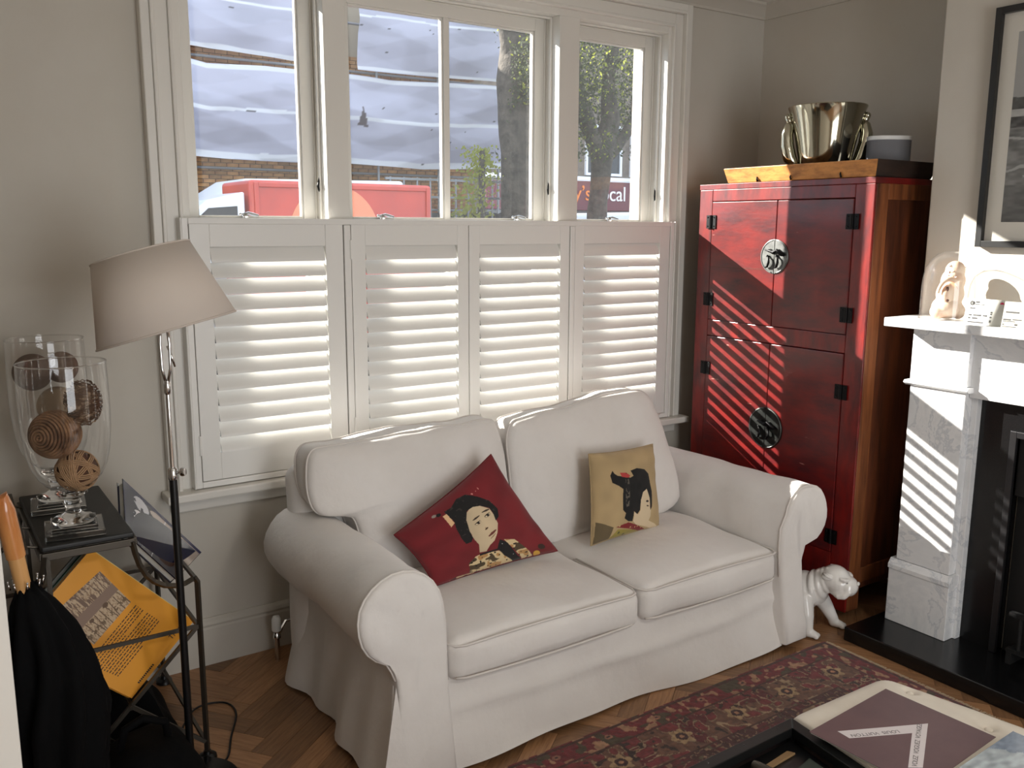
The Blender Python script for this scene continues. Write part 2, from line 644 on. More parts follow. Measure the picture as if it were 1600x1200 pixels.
def fast_grid(name, P, nu, nv, mat, parent=None, rgb=None, smooth=True):
    """P: ((nv+1)*(nu+1),3) array of points"""
    me = bpy.data.meshes.new(name)
    i, j = np.meshgrid(np.arange(nu), np.arange(nv))
    a = (j * (nu + 1) + i).ravel()
    f = np.stack([a, a + 1, a + nu + 2, a + nu + 1], 1)
    me.vertices.add(len(P)); me.vertices.foreach_set('co', P.astype(np.float32).ravel())
    me.loops.add(f.size); me.loops.foreach_set('vertex_index', f.ravel().astype(np.int32))
    me.polygons.add(len(f)); me.polygons.foreach_set('loop_start', (np.arange(len(f)) * 4).astype(np.int32))
    me.update(calc_edges=True)
    me.validate()
    if smooth: me.shade_smooth()
    if rgb is not None: paint(me, rgb)
    me.materials.append(mat)
    o = bpy.data.objects.new(name, me)
    COL.objects.link(o)
    adopt(o, parent)
    return o


def uvs(nu, nv):
    v, u = np.meshgrid(np.linspace(0, 1, nv + 1), np.linspace(0, 1, nu + 1), indexing='ij')
    return u.ravel(), v.ravel()


def sheet_on(name, quad, nu, nv, mat, fn, parent=None, off=0.0):
    """a flat printed sheet over quad (4 corners), colours from fn(u, v)"""
    q = [np.array(p, float) for p in quad]
    u, v = uvs(nu, nv)
    U, V = u[:, None], v[:, None]
    P = (1 - U) * (1 - V) * q[0] + U * (1 - V) * q[1] + U * V * q[2] + (1 - U) * V * q[3]
    n = np.cross(q[1] - q[0], q[3] - q[0]); n /= np.linalg.norm(n)
    return fast_grid(name, P + n * off, nu, nv, mat, parent, fn(u, v), smooth=False)


def text(name, s, size, mat, M4, parent=None, ext=0.0006, font_scale=(1, 1), align='LEFT'):
    c = bpy.data.curves.new(name, 'FONT')
    c.body = s; c.size = size; c.extrude = ext; c.align_x = align
    c.materials.append(mat)
    tmp = bpy.data.objects.new(name + '_curve', c)
    COL.objects.link(tmp)
    bpy.context.view_layer.update()
    me = bpy.data.meshes.new_from_object(tmp)
    bpy.data.objects.remove(tmp)
    me.name = name
    o = bpy.data.objects.new(name, me)
    COL.objects.link(o)
    adopt(o, parent)
    o.matrix_basis = M4 @ Matrix.Diagonal((font_scale[0], font_scale[1], 1, 1))
    return o


def frame(o, x, y):
    """matrix with origin o, x axis x, y axis y"""
    x = Vector(x).normalized(); y = Vector(y); z = x.cross(y).normalized(); y = z.cross(x)
    m = Matrix.Identity(4)
    for i in range(3):
        m[i][0], m[i][1], m[i][2] = x[i], y[i], z[i]
    m.translation = Vector(o)
    return m

ART = {
 'r_hair': [(0.422, 0.884), (0.505, 0.924), (0.586, 0.904), (0.648, 0.817), (0.708, 0.716), (0.723, 0.607), (0.688, 0.531), (0.646, 0.508), (0.663, 0.581), (0.667, 0.655), (0.613, 0.725), (0.552, 0.76), (0.495, 0.756), (0.44, 0.672), (0.406, 0.544), (0.4, 0.45), (0.371, 0.412), (0.326, 0.418), (0.317, 0.521), (0.335, 0.65), (0.363, 0.75), (0.356, 0.844), (0.362, 0.891)],
 'r_face': [(0.544, 0.769), (0.613, 0.725), (0.663, 0.65), (0.661, 0.567), (0.647, 0.473), (0.594, 0.385), (0.536, 0.314), (0.488, 0.288), (0.453, 0.256), (0.432, 0.231), (0.381, 0.248), (0.409, 0.344), (0.401, 0.428), (0.406, 0.544), (0.44, 0.672), (0.488, 0.744)],
 'r_clip': [(0.326, 0.856), (0.363, 0.856), (0.354, 0.716), (0.313, 0.693)],
 'r_brow': [(0.484, 0.635), (0.549, 0.644), (0.591, 0.658), (0.655, 0.648)],
 'r_eyes': [(0.504, 0.578), (0.612, 0.601), (0.537, 0.478), (0.519, 0.388), (0.594, 0.419), (0.534, 0.498)],
 'r_collar': [(0.375, 0.231), (0.519, 0.213), (0.581, 0.304), (0.619, 0.247), (0.65, 0.058), (0.678, 0.0), (0.609, 0.0), (0.545, 0.109), (0.525, 0.194), (0.369, 0.206)],
 'r_kim': [(0.269, 0.164), (0.338, 0.218), (0.373, 0.223), (0.522, 0.185), (0.589, 0.035), (0.641, 0.0), (0.534, 0.002), (0.427, 0.002), (0.255, 0.023)],
 'r_kim2': [(0.611, 0.286), (0.693, 0.242), (0.74, 0.121), (0.773, 0.012), (0.778, 0.0), (0.684, 0.0), (0.657, 0.088), (0.627, 0.208)],
 'r_fl': [(0.813, 0.022), (0.875, 0.08), (0.662, 0.874), (0.283, 0.912), (0.313, 0.894)],
 'r_bot': [(0.094, 0.003), (0.162, 0.032), (0.427, 0.002), (0.653, 0.0), (0.822, 0.0), (0.778, 0.0), (0.216, 0.002)],
 'b_hair': [(0.192, 0.722), (0.228, 0.777), (0.249, 0.738), (0.285, 0.709), (0.455, 0.659), (0.506, 0.675), (0.471, 0.743), (0.573, 0.759), (0.708, 0.726), (0.774, 0.662), (0.784, 0.536), (0.806, 0.436), (0.81, 0.265), (0.782, 0.221), (0.761, 0.368), (0.709, 0.486), (0.651, 0.457), (0.605, 0.368), (0.6, 0.25), (0.556, 0.21), (0.503, 0.255), (0.49, 0.14), (0.426, 0.153), (0.367, 0.2), (0.375, 0.256), (0.335, 0.299), (0.337, 0.544), (0.284, 0.589), (0.206, 0.637)],
 'b_flower': [(0.319, 0.739), (0.405, 0.728), (0.459, 0.683), (0.425, 0.663), (0.338, 0.688)],
 'b_face': [(0.651, 0.457), (0.709, 0.486), (0.769, 0.368), (0.791, 0.232), (0.788, 0.149), (0.761, 0.105), (0.885, 0.053), (0.944, 0.012), (0.853, 0.0), (0.566, 0.09), (0.506, 0.137), (0.505, 0.243), (0.573, 0.206), (0.609, 0.248), (0.605, 0.368)],
 'b_feat': [(0.72, 0.338), (0.731, 0.282), (0.782, 0.269), (0.408, 0.497)],
 'b_redstrip': [(0.263, 0.121), (0.429, 0.141), (0.566, 0.09), (0.747, 0.008), (0.658, 0.006), (0.42, 0.074)],
 'b_green': [(0.206, 0.005), (0.3, 0.09), (0.563, 0.034), (0.678, 0.0), (0.522, 0.0), (0.238, 0.002)],
 'b_blk': [(0.141, 0.0), (0.223, 0.003), (0.522, 0.0), (0.866, 0.0), (0.928, 0.0), (0.822, 0.0), (0.391, 0.0)],
 'b_olive': [(0.018, 0.239), (0.235, 0.128), (0.206, 0.005), (0.011, 0.001)],
}

# ================================================================ THE ROOM
ZC = 2.862                                # ceiling
XL, XR = -2.05, 2.36                      # side walls
YB = -5.6                                 # rear wall
XB, YB0, YB1 = 1.95, -1.27, -3.05         # chimney breast

WX0, WX1, WZ0, WZ1 = -0.72, 1.712, 0.72, 2.70
g = G()
g.box(XL - .3, WX0, 0, .30, -.1, ZC + .1).box(WX1, XR + .3, 0, .30, -.1, ZC + .1)
g.box(WX0, WX1, 0, .30, -.1, WZ0).box(WX0, WX1, 0, .30, WZ1, ZC + .1)
struct('wall_front', g, MT['wall'])
g = G().box(XR, XR + .2, YB - .2, 0, -.1, ZC + .1)
struct('wall_right', g, MT['wall'])
g = G().box(XB, XR, YB1, YB0, 0, ZC)
struct('wall_chimney_breast', g, MT['wall'], bevel=.006)
g = G().box(XL - .2, XL, YB - .2, 0, -.1, ZC + .1)
struct('wall_left', g, MT['wall'])
g = G()
g.box(XL - .2, -1.2, YB - .2, YB, -.1, ZC + .1).box(.7, XR + .2, YB - .2, YB, -.1, ZC + .1)
g.box(-1.2, .7, YB - .2, YB, 2.4, ZC + .1).box(-1.2, .7, YB - .2, YB, -.1, .12)
struct('wall_rear', g, MT['wall'])
g = G()
g.box(-1.2, .7, YB - .12, YB - .06, .12, .2).box(-1.2, .7, YB - .12, YB - .06, 2.32, 2.4)
for x in (-1.2, -.29, .62):
    g.box(x, x + .08, YB - .12, YB - .06, .2, 2.32)
struct('window_2', g, MT['white'])
struct('ceiling', G().box(XL - .2, XR + .2, YB - .2, .3, ZC, ZC + .2), MT['ceil'])


def cornice(pts, name):
    """coved cornice along a polyline at the ceiling; pts are wall-line corners (interior on the left of travel)"""
    prof = [(0.0, -.070), (.012, -.070), (.014, -.058), (.028, -.042), (.048, -.022), (.066, -.012), (.068, 0), (0.0, 0)]
    g = G()
    n = len(pts)
    rings = []
    for i, p in enumerate(pts):
        p = Vector(p)
        d0 = (p - Vector(pts[i - 1])).normalized() if i else None
        d1 = (Vector(pts[i + 1]) - p).normalized() if i < n - 1 else None
        n0 = Vector((-d0.y, d0.x)) if d0 else None
        n1 = Vector((-d1.y, d1.x)) if d1 else None
        if n0 is None: m = n1
        elif n1 is None: m = n0
        else:
            m = (n0 + n1); m = m / max(.3, m.dot(n0))
        rings.append([(p.x + m.x * a, p.y + m.y * a, ZC + z) for a, z in prof])
    vs = [q for r in rings for q in r]
    k = len(prof)
    fs = []
    for i in range(n - 1):
        for j in range(k):
            l = (j + 1) % k
            fs.append((i * k + j, i * k + l, (i + 1) * k + l, (i + 1) * k + j))
    g.add(vs, fs)
    return struct(name, g, MT['wall'], smooth=30)


cornice([(XR, YB), (XR, YB1), (XB, YB1), (XB, YB0), (XR, YB0), (XR, 0), (XL, 0), (XL, YB)], 'trim_1')

# baseboards: a tall board with a moulded top
def baseboard(name, a, b, nrm):
    g = G()
    a, b, nrm = Vector(a), Vector(b), Vector(nrm)
    prof = [(0, 0), (.02, 0), (.02, .148), (.016, .156), (.020, .166), (.016, .178), (.006, .19), (0, .19)]
    pts = [a + nrm * p + Vector((0, 0, z)) for p, z in prof]
    g.prism(pts, b - a)
    struct(name, g, MT['wall'])


baseboard('baseboard_front', (XL, 0, 0), (XR, 0, 0), (0, -1, 0))
baseboard('baseboard_right', (XR, 0, 0), (XR, YB0, 0), (-1, 0, 0))
baseboard('baseboard_breast', (XR, YB0, 0), (XB + .0, YB0, 0), (0, 1, 0))
baseboard('baseboard_left', (XL, YB, 0), (XL, 0, 0), (1, 0, 0))

# ---------------------------------------------------------------- floor: herringbone oak blocks
fl = struct('floor', G().box(XL - .1, XR + .1, YB - .1, .1, -.12, -.016), MT['subfloor'])
PW, PL = .085, .425
plank = G().box(-PL / 2 + .0007, PL / 2 - .0007, -PW / 2 + .0007, PW / 2 - .0007, -.0155, 0)
# tiny chamfer for the joint
pm = plank.mesh('block')
pm.materials.append(MT['oak'])
A = Matrix.Rotation(math.radians(38), 4, 'Z')
items = []
for k in range(-60, 60):
    for m_ in range(-12, 12):
        for hv in (0, 1):
            if hv == 0:
                c = Vector((k * PW + m_ * PL + PL / 2, k * PW - m_ * PL + PW / 2, 0)); rz = 0
            else:
                c = Vector((PL + k * PW + m_ * PL + PW / 2, k * PW - m_ * PL + PW - PL / 2, 0)); rz = math.pi / 2
            w = A @ c
            if XL - .1 < w.x < XR + .1 and YB < w.y < .12:
                items.append((w, rz))
cxyz = mw.translation


def infr(p, mx=60):
    d = Vector(p) - cxyz
    z = d.dot(fwd)
    if z < .1: return False
    u = 800 + 1396 * d.dot(rt) / z; v = 600 - 1396 * d.dot(up) / z
    return -mx < u < 1600 + mx and -mx < v < 1200 + mx


near, rest = [], []
for w, rz in items:
    hid = (-.3 < w.x < 1.25 and -1.0 < w.y < -.2) or (-.3 < w.x < 1.3 and -2.4 < w.y < -1.35)
    (near if infr(w) and not hid and len(near) < 295 else rest).append((w, rz))
for w, rz in near:
    w = w + Vector((0, 0, random.uniform(-.0006, .0)))
    inst('block', pm, Matrix.Translation(w) @ A @ Matrix.Rotation(rz, 4, 'Z'), fl)
g = G()
for w, rz in rest:
    X = Matrix.Translation(w) @ A @ Matrix.Rotation(rz, 4, 'Z')
    g.add([X @ Vector(v) for v in plank.v], plank.f)
o = part('block_field', g, MT['oak'], fl)
o['kind'] = 'stuff'

# ---------------------------------------------------------------- the window: casing, frame, sashes
def uframe(g, x0, x1, z0, z1, w, y0, y1, bottom=False):
    g.box(x0, x0 + w, y0, y1, z0, z1).box(x1 - w, x1, y0, y1, z0, z1).box(x0 + w, x1 - w, y0, y1, z1 - w, z1)
    if bottom: g.box(x0 + w, x1 - w, y0, y1, z0, z0 + w)
    return g


g = G()
uframe(g, -.808, 1.79, .72, 2.785, .032, -.046, 0)
uframe(g, -.776, 1.758, .72, 2.753, .014, -.052, 0)
uframe(g, -.762, 1.744, .72, 2.739, .05, -.026, 0)
uframe(g, -.712, 1.694, .72, 2.689, .014, -.034, 0)
struct('trim_2', g, MT['white'], bevel=.004)
struct('trim_3', G().box(-.83, 1.81, -.105, 0, .698, .73).box(-.80, 1.78, -.03, 0, .64, .698), MT['white'], bevel=.006)

g = G()
g.box(-.72, -.67, -.012, .20, .72, 2.70).box(1.662, 1.712, -.012, .20, .72, 2.70)
g.box(-.67, 1.662, -.012, .20, 2.645, 2.70).box(-.67, 1.662, -.01, .34, .72, .76)
g.box(-.14, -.046, -.02, .19, .76, 2.645).box(.99, 1.105, -.02, .19, .76, 2.645)
# parting beads
for a, b in ((-.67, -.14), (-.046, .99), (1.105, 1.662)):
    uframe(g, a, b, .76, 2.645, .010, .036, .048)
    uframe(g, a, b, .76, 2.645, .008, .086, .092)
win = struct('window_1', g, MT['white'], bevel=.003)
OPEN = [(-.67, -.14, None), (-.046, .99, (.444, .489)), (1.105, 1.662, None)]
for a, b, bar_ in OPEN:
    # upper sash (outer) and lower sash (inner)
    for (y0, y1, z0, z1, tr, br) in ((.093, .128, 1.70, 2.64, .052, .04), (.050, .086, .765, 1.735, .04, .07)):
        g = G()
        st = .056
        g.box(a + .004, a + st, y0, y1, z0, z1).box(b - st, b - .004, y0, y1, z0, z1)
        g.box(a + st, b - st, y0, y1, z1 - tr, z1).box(a + st, b - st, y0, y1, z0, z0 + br)
        if bar_: g.box(bar_[0] + .010, bar_[1] - .010, y0, y1, z0 + br, z1 - tr)
        # glazing mouldings
        for (p, q) in (((a + st, (bar_[0] + .01)), (bar_[1] - .01, b - st)) if bar_ else ((a + st, b - st),)):
            uframe(g, p, q, z0 + br, z1 - tr, .008, y0 + .008, y1 - .004, True)
        sash = part('sash', g, MT['white'], win, bevel=.002)
        for (p, q) in (((a + st, (bar_[0] + .01)), (bar_[1] - .01, b - st)) if bar_ else ((a + st, b - st),)):
            yy = (y0 + y1) / 2
            part('pane', G().box(p, q, yy - .0015, yy + .0015, z0 + br, z1 - tr), MT['pane'], sash)
# chrome sash fasteners on the meeting rails, black restrictors on the stiles
def sash_fastener(x):
    g = G()
    g.box(x - .034, x + .034, .056, .082, 1.735, 1.739)
    g.lathe([(.012, 0), (.013, .006), (.009, .012), (.006, .02), (0.0, .021)], (x - .012, .069, 1.739), 14)
    g.tube([(x - .03, .069, 1.752), (x, .066, 1.757), (x + .018, .062, 1.752), (x + .036, .06, 1.748)], [.003, .006, .006, .004], 8)
    g.sph((x - .031, .069, 1.752), .0065, 10, 6)
    return g


for x in (-.43, .15, .83, 1.39):
    part('sash_fastener', sash_fastener(x), MT['chrome'], win, smooth=40)
for x, z in ((-.146, 1.872), (.984, 1.886), (1.656, 1.872)):
    g = G()
    g.tube([(x, .044, z + .03), (x - .006, .04, z + .012), (x - .012, .034, z - .004), (x - .006, .04, z - .022), (x, .044, z - .03)], [.003, .004, .005, .004, .003], 8)
    g.box(x - .002, x + .004, .038, .05, z - .034, z + .034)
    part('sash_stop', g, MT['iron'], win, smooth=40)

# ---------------------------------------------------------------- shutters
YS0, YS1 = -.062, -.034
g = G()
uframe(g, -.717, 1.694, .733, 1.737, .023, -.066, -.012, True)
g.box(-.096, -.068, -.066, -.012, .757, 1.7135).box(1.034, 1.060, -.066, -.012, .757, 1.7135)
# rounded nose on the outer frame
g.box(-.724, -.7175, -.072, -.012, .733, 1.737).box(1.6945, 1.701, -.072, -.012, .733, 1.737)
struct('trim_4', g, MT['shut'], bevel=.003)


def louver_mesh(L, name):
    g = G()
    prof = []
    n = 14
    for k in range(n):
        t = 2 * math.pi * k / n
        prof.append((.0335 * math.cos(t), .0055 * math.sin(t)))
    g.prism([(0, a, b) for a, b in prof], (L, 0, 0))
    me = g.mesh(name, 50)
    me.materials.append(MT['shut'])
    return me


PANELS = [(-.692, -.098, 'leftmost louvred white shutter panel, partly behind the white lamp shade', .073, .075),
          (-.066, .4815, 'second louvred white shutter panel from the left, behind the left sofa cushion', .062, .055),
          (.4825, 1.032, 'third louvred white shutter panel from the left, behind the middle of the sofa', .055, .055),
          (1.062, 1.669, 'rightmost louvred white shutter panel, nearest the red cabinet', .056, .068)]
for x0, x1, lab, sl, sr in PANELS:
    r = thing('window_shutter', lab, 'shutter', ((x0 + x1) / 2, YS0, .756), 'plantation shutters in the window')
    z0, z1 = .758, 1.7295
    a, b = x0 + sl, x1 - sr
    part('stile', G().box(x0 + .0015, a, YS0, YS1, z0, z1), MT['shut'], r, bevel=.002)
    part('stile', G().box(b, x1 - .0015, YS0, YS1, z0, z1), MT['shut'], r, bevel=.002)
    part('rail', G().box(a, b, YS0 + .001, YS1 - .001, 1.632, z1), MT['shut'], r, bevel=.002)
    part('rail', G().box(a, b, YS0 + .001, YS1 - .001, z0, .862), MT['shut'], r, bevel=.002)
    lm = louver_mesh(b - a - .006, 'louver')
    N_ = 13
    for k in range(N_):
        z = .888 + (1.606 - .888) * k / (N_ - 1)
        ang = 56 if k < N_ - 1 else 68
        # inner (room side) edge lower
        inst('louver', lm, Matrix.Translation((a + .003, -.048, z)) @ Matrix.Rotation(math.radians(ang), 4, 'X'), r)
    hx = x0 - .003 if lab.startswith(('left', 'second')) else x1 + .003
    for hz in ((.86,) if lab.startswith('left') else (.86, 1.58)):
        part('hinge', G().tube([(hx, YS0 - .004, hz), (hx, YS0 - .004, hz + .075)], .0045, 8), MT['shut'], r, smooth=40)

# ================================================================ OUTSIDE
struct('ground', G().box(-12, 30, .9, 26, -.75, -.6), MT['asphalt'])
# building under repair, opposite
struct('wall_opposite_building', G().box(-6.0, 9.35, 14.0, 14.3, -.6, 6.4), MT['mortar'])
wo = bpy.data.objects['wall_opposite_building']
bm_ = G().box(-.1045, .1045, -.05, .05, -.0315, .0315).mesh('brick')
bm_.materials.append(MT['brick'])
nb = 0
rows = []
for rz_ in range(9):
    for cx_ in range(33):
        x = 1.75 + cx_ * .223 + (.11 if rz_ % 2 else 0)
        z = 2.38 + rz_ * .075
        if nb < 297 and x < 9.2:
            rows.append((x, z)); nb += 1
for x, z in rows:
    inst('brick', bm_, Matrix.Translation((x, 13.965 + random.uniform(0, .01), z)), wo)
g = G()
for rz_ in range(-10, 36):
    for cx_ in range(-34, 33):
        if 0 <= rz_ < 9 and cx_ >= 0: continue
        x = 1.75 + cx_ * .223 + (.11 if rz_ % 2 else 0)
        g.box(x - .1045, x + .1045, 13.915, 14.01, 2.38 + rz_ * .075 - .0315, 2.38 + rz_ * .075 + .0315)
o = part('brickwork', g, MT['brick'], wo)
o['kind'] = 'stuff'

# scaffold tubes
sc = thing('scaffold', 'grey scaffold of upright and level tubes in front of the brick house', 'scaffold', (2, 13.5, -.6))
for x in (-2.2, .3, 2.9, 5.45, 6.6, 8.0, 9.5):
    part('upright', G().tube([(x, 13.55, -.6), (x, 13.55, 6.3)], .028, 8), MT['galv'], sc, smooth=40)
for z in (2.05, 2.75, 3.0, 4.7, 5.6):
    part('ledger', G().tube([(-3, 13.6, z), (9.7, 13.6, z)], .026, 8), MT['galv'], sc, smooth=40)


def scaff_sheet(lab, x0, x1, ztop, zbot, sag, bands, seed, rip=None):
    nu, nv = int(32 * (x1 - x0)), 70
    u, v = uvs(nu, nv)
    x = x0 + (x1 - x0) * u
    zt = np.interp(u, np.linspace(0, 1, len(ztop)), ztop)
    zb = np.interp(u, np.linspace(0, 1, len(zbot)), zbot)
    z = zb + (zt - zb) * v
    wv = .35 * vnoise(x, v, .8, seed + 5)
    y = 13.22 + .04 * np.sin(x * 1.3 + seed) + .20 * (vnoise(x * .35 + v * .9, v * 1.6 - x * .3, 1.2, seed) - .5) \
        + .20 * np.abs(((v * 1.6 + x * .22 + wv) % 1) - .5) + .08 * np.abs(((v * 2.7 - x * .40 + wv) % 1) - .5) \
        + .02 * (vnoise(x, v * 3, 3, seed + 8) - .5)
    y -= sag * np.sin(np.pi * v) * .12
    z = z + .03 * (vnoise(x, v, 2.3, seed + 9) - .5) * (v > .02) * (v < .98)
    c = np.zeros((len(u), 3)) + np.array([206, 206, 224.])
    c *= (0.90 + .10 * vnoise(x, z * 2, 1.3, seed))[:, None]
    st = vnoise(x * .8, z * 3, 2.2, seed + 4)
    c *= (1 - .05 * np.clip((st - .5) * 4, 0, 1))[:, None]
    for bv, bw in bands:
        d = np.abs(v - bv - .012 * (vnoise(x, v * 0, 1.2, seed + 2) - .5))
        c[d < bw] = (236, 238, 244)
    # toggles, small tears and dirty marks
    rs = random.Random(seed)
    for _ in range(9):
        cu, cv = rs.random(), rs.random()
        c[inell(u, v, (cu, cv), .006, .012, rs.random() * 180)] = (70, 68, 72)
    if rip:
        c[inpoly(u, v, rip)] = (92, 84, 92)
    P = np.stack([x, y, z], 1)
    o = fast_grid('scaffold_sheet', P, nu, nv, MT['sheet'], None, c)
    return tag(o, lab, 'sheeting', 'scaffold sheeting on the building opposite')


scaff_sheet('upper left pale scaffold sheet with a fan of creases, above a dark gap', -2.4, 4.87, [6.3, 6.3], [4.9, 4.86, 4.84, 4.81, 4.72], 1, [(.025, .025), (.55, .012), (.72, .012)], 3)
scaff_sheet('upper right pale scaffold sheet, taut, hemmed beside the brick gap', 6.10, 9.5, [6.25, 6.3], [4.70, 4.73, 4.75], .8, [(.022, .022), (.64, .014)], 11)
scaff_sheet('lower left pale scaffold sheet with white bands, hanging over the white van roof', -2.4, 5.4, [4.7, 4.7, 4.7, 4.70, 4.71, 4.52, 4.60, 4.60], [3.1, 3.05, 2.98, 2.9, 2.88], 1.3, [(.04, .04), (.52, .02), (.975, .025)], 21)
scaff_sheet('lower right pale scaffold sheet with dark rips above the orange lorry', 5.42, 9.46, [4.62, 4.56, 4.62, 4.68], [2.93, 2.86, 2.95], 1.2, [(.035, .035), (.5, .02), (.975, .022)], 33,
            rip=[(.135, .42), (.19, .41), (.162, .64)])

# lorry side with a pale peach disc, nose panel, and the white roof behind
lo = thing('lorry', 'orange-red lorry body with a peach disc, parked just outside', 'lorry', (3.4, 8.3, -.6))
part('body', G().box(2.14, 4.76, 8.0, 9.2, .2, 2.28), MT['vanred'], lo, bevel=.05, seg=3)
g = G()
uframe(g, 2.2, 4.72, .3, 2.25, .06, 7.975, 8.0, True)
part('side_frame', g, MT['vanred'], lo, bevel=.01)
g = G().lathe([(.64, 0), (.64, .006)], (3.28, 7.998, 1.60), 48, ax=(0, -1, 0))
part('disc', g, MT['vanpeach'], lo)
part('hatch', G().box(3.32, 3.55, 7.982, 7.992, 1.4, 2.0), MT['vanpeach'], lo, bevel=.004)
g = G().prism([(2.08, 8.0, 2.13), (2.08, 8.0, 1.2), (1.1, 8.0, 1.2), (1.1, 8.0, 1.62), (1.62, 8.0, 2.02)], (0, 1.2, 0))
part('cab', g, MT['vanwhite'], lo, bevel=.03, seg=3)
part('cab_window', G().prism([(1.98, 7.995, 1.95), (1.98, 7.995, 1.62), (1.3, 7.995, 1.62), (1.62, 7.995, 1.92)], (0, .02, 0)), MT['vandark'], lo)
for x in (1.55, 4.1):
    part('wheel', G().lathe([(.0, 0), (.3, 0), (.42, .02), (.45, .08), (.45, .2), (.42, .26), (0, .28)], (x, 8.28, -.15), 24, ax=(0, -1, 0)), MT['vandark'], lo, smooth=40)
va = thing('van', 'white van roof behind the orange lorry', 'van', (3.0, 10, -.6))
part('body', G().prism([(2.05, 9.7, 2.0), (2.66, 9.7, 2.38), (5.2, 9.7, 2.42), (5.3, 9.7, 0), (1.4, 9.7, 0), (1.4, 9.7, 1.2)], (0, 1.6, 0)), MT['vanwhite'], va, bevel=.06, seg=3)
for x in (2.1, 4.6):
    part('wheel', G().lathe([(0, 0), (.3, 0), (.34, .03), (.34, .2), (0, .22)], (x, 9.95, -.26), 20, ax=(0, -1, 0)), MT['vandark'], va, smooth=40)

# site hoarding, railings and kerbside things right of the lorry
ra = thing('railing', 'dark grey railings and hoarding right of the lorry', 'railing', (6.3, 10.6, -.6))
part('hoarding', G().box(5.4, 8.6, 10.9, 10.95, -.6, 1.95), MT['vandark'], ra)
for k in range(12):
    x = 5.5 + k * .26
    part('picket', G().tube([(x, 10.8, -.6), (x, 10.8, 2.55)], .018, 6), MT['galv'], ra, smooth=40)
for z in (2.2, 2.5):
    part('rail', G().box(5.4, 8.5, 10.78, 10.82, z, z + .04), MT['galv'], ra)

# trees
def tree(lab, base, r0, segs, seed, leaf_zone, nleaf, mat='leaf', mat2='leafy'):
    t = thing('street_tree', lab, 'tree', (*base, -.6), 'street trees outside the window')
    g = G()
    for pts, rr in segs:
        # subdivide and jitter so the bark silhouette is uneven
        P, R_ = [], []
        for i in range(len(pts) - 1):
            for q in range(4):
                f = q / 4
                p = Vector(pts[i]).lerp(Vector(pts[i + 1]), f)
                P.append(p + noise.noise_vector(p * 1.7) * .05 * (i + q > 0)); R_.append(rr[i] * (1 - f) + rr[i + 1] * f * (1 + .1 * noise.noise(p * 3)) + .05 * noise.noise(p * 2.3))
        P.append(Vector(pts[-1])); R_.append(rr[-1])
        g.tube(P, R_, 12)
    part('trunk', g, MT['bark'], t, smooth=True)
    rs = random.Random(seed)
    for mat_, share in ((mat, .84), (mat2, .16)):
        g = G()
        for _ in range(int(nleaf * share)):
            z_ = rs.choices(leaf_zone, weights=[w[7] for w in leaf_zone])[0]
            c = Vector((rs.uniform(z_[0], z_[1]), rs.uniform(z_[2], z_[3]), rs.uniform(z_[4], z_[5])))
            if noise.noise(c * 1.3) < z_[6]: continue
            s_ = rs.uniform(.022, .050)
            q = Vector((rs.gauss(0, 1), rs.gauss(0, 1), rs.gauss(0, 1))).normalized()
            w = q.orthogonal().normalized()
            e = q.cross(w)
            g.add([c - w * s_, c + e * s_ * .55 + q * s_ * .15, c + w * s_, c - e * s_ * .55 + q * s_ * .15], [(0, 1, 2, 3)])
        o = part('foliage', g, MT[mat_], t)
        o['kind'] = 'stuff'


tree('thick dark street tree trunk beside the scaffold sheeting, seen in the middle window', (7.8, 10.2), .3,
     [([(7.85, 10.2, -.6), (7.85, 10.2, 1.6), (7.75, 10.2, 3.0), (7.7, 10.2, 4.2), (7.9, 10.3, 6.2)], [.42, .36, .34, .36, .3]),
      ([(7.72, 10.2, 3.7), (8.3, 10.1, 4.6), (8.7, 10.1, 6)], [.2, .15, .1]),
      ([(7.72, 10.2, 4.1), (7.5, 10.2, 4.9), (7.35, 10.2, 6.2)], [.2, .16, .1])], 5,
     [(7.9, 9.6, 9.2, 11.3, 2.9, 6.5, -.25, 4), (7.3, 8.5, 9.3, 9.9, 3.4, 6.5, -.05, 4)], 13000)
tree('pollarded street tree forking in front of the maroon shop sign', (10.2, 11), .2,
     [([(10.25, 11, -.6), (10.25, 11, 1.8), (10.3, 11, 2.6), (10.35, 11, 3.3)], [.26, .2, .19, .27]),
      ([(10.3, 11, 3.1), (10.0, 11, 3.6), (9.75, 11, 4.1), (9.6, 11.1, 5.4)], [.2, .16, .13, .08]),
      ([(10.35, 11, 3.2), (10.55, 11, 3.8), (10.45, 11, 4.6), (10.6, 11, 6)], [.23, .19, .15, .1]),
      ([(10.4, 11, 3.1), (10.9, 11, 3.5), (11.2, 11, 4.0), (11.3, 11, 5)], [.16, .12, .1, .06])], 8,
     [(9.0, 12.6, 10.2, 12.4, 4.25, 6.6, -.35, 6), (9.2, 12, 10.6, 11.8, 3.4, 4.3, .12, 2)], 14000)
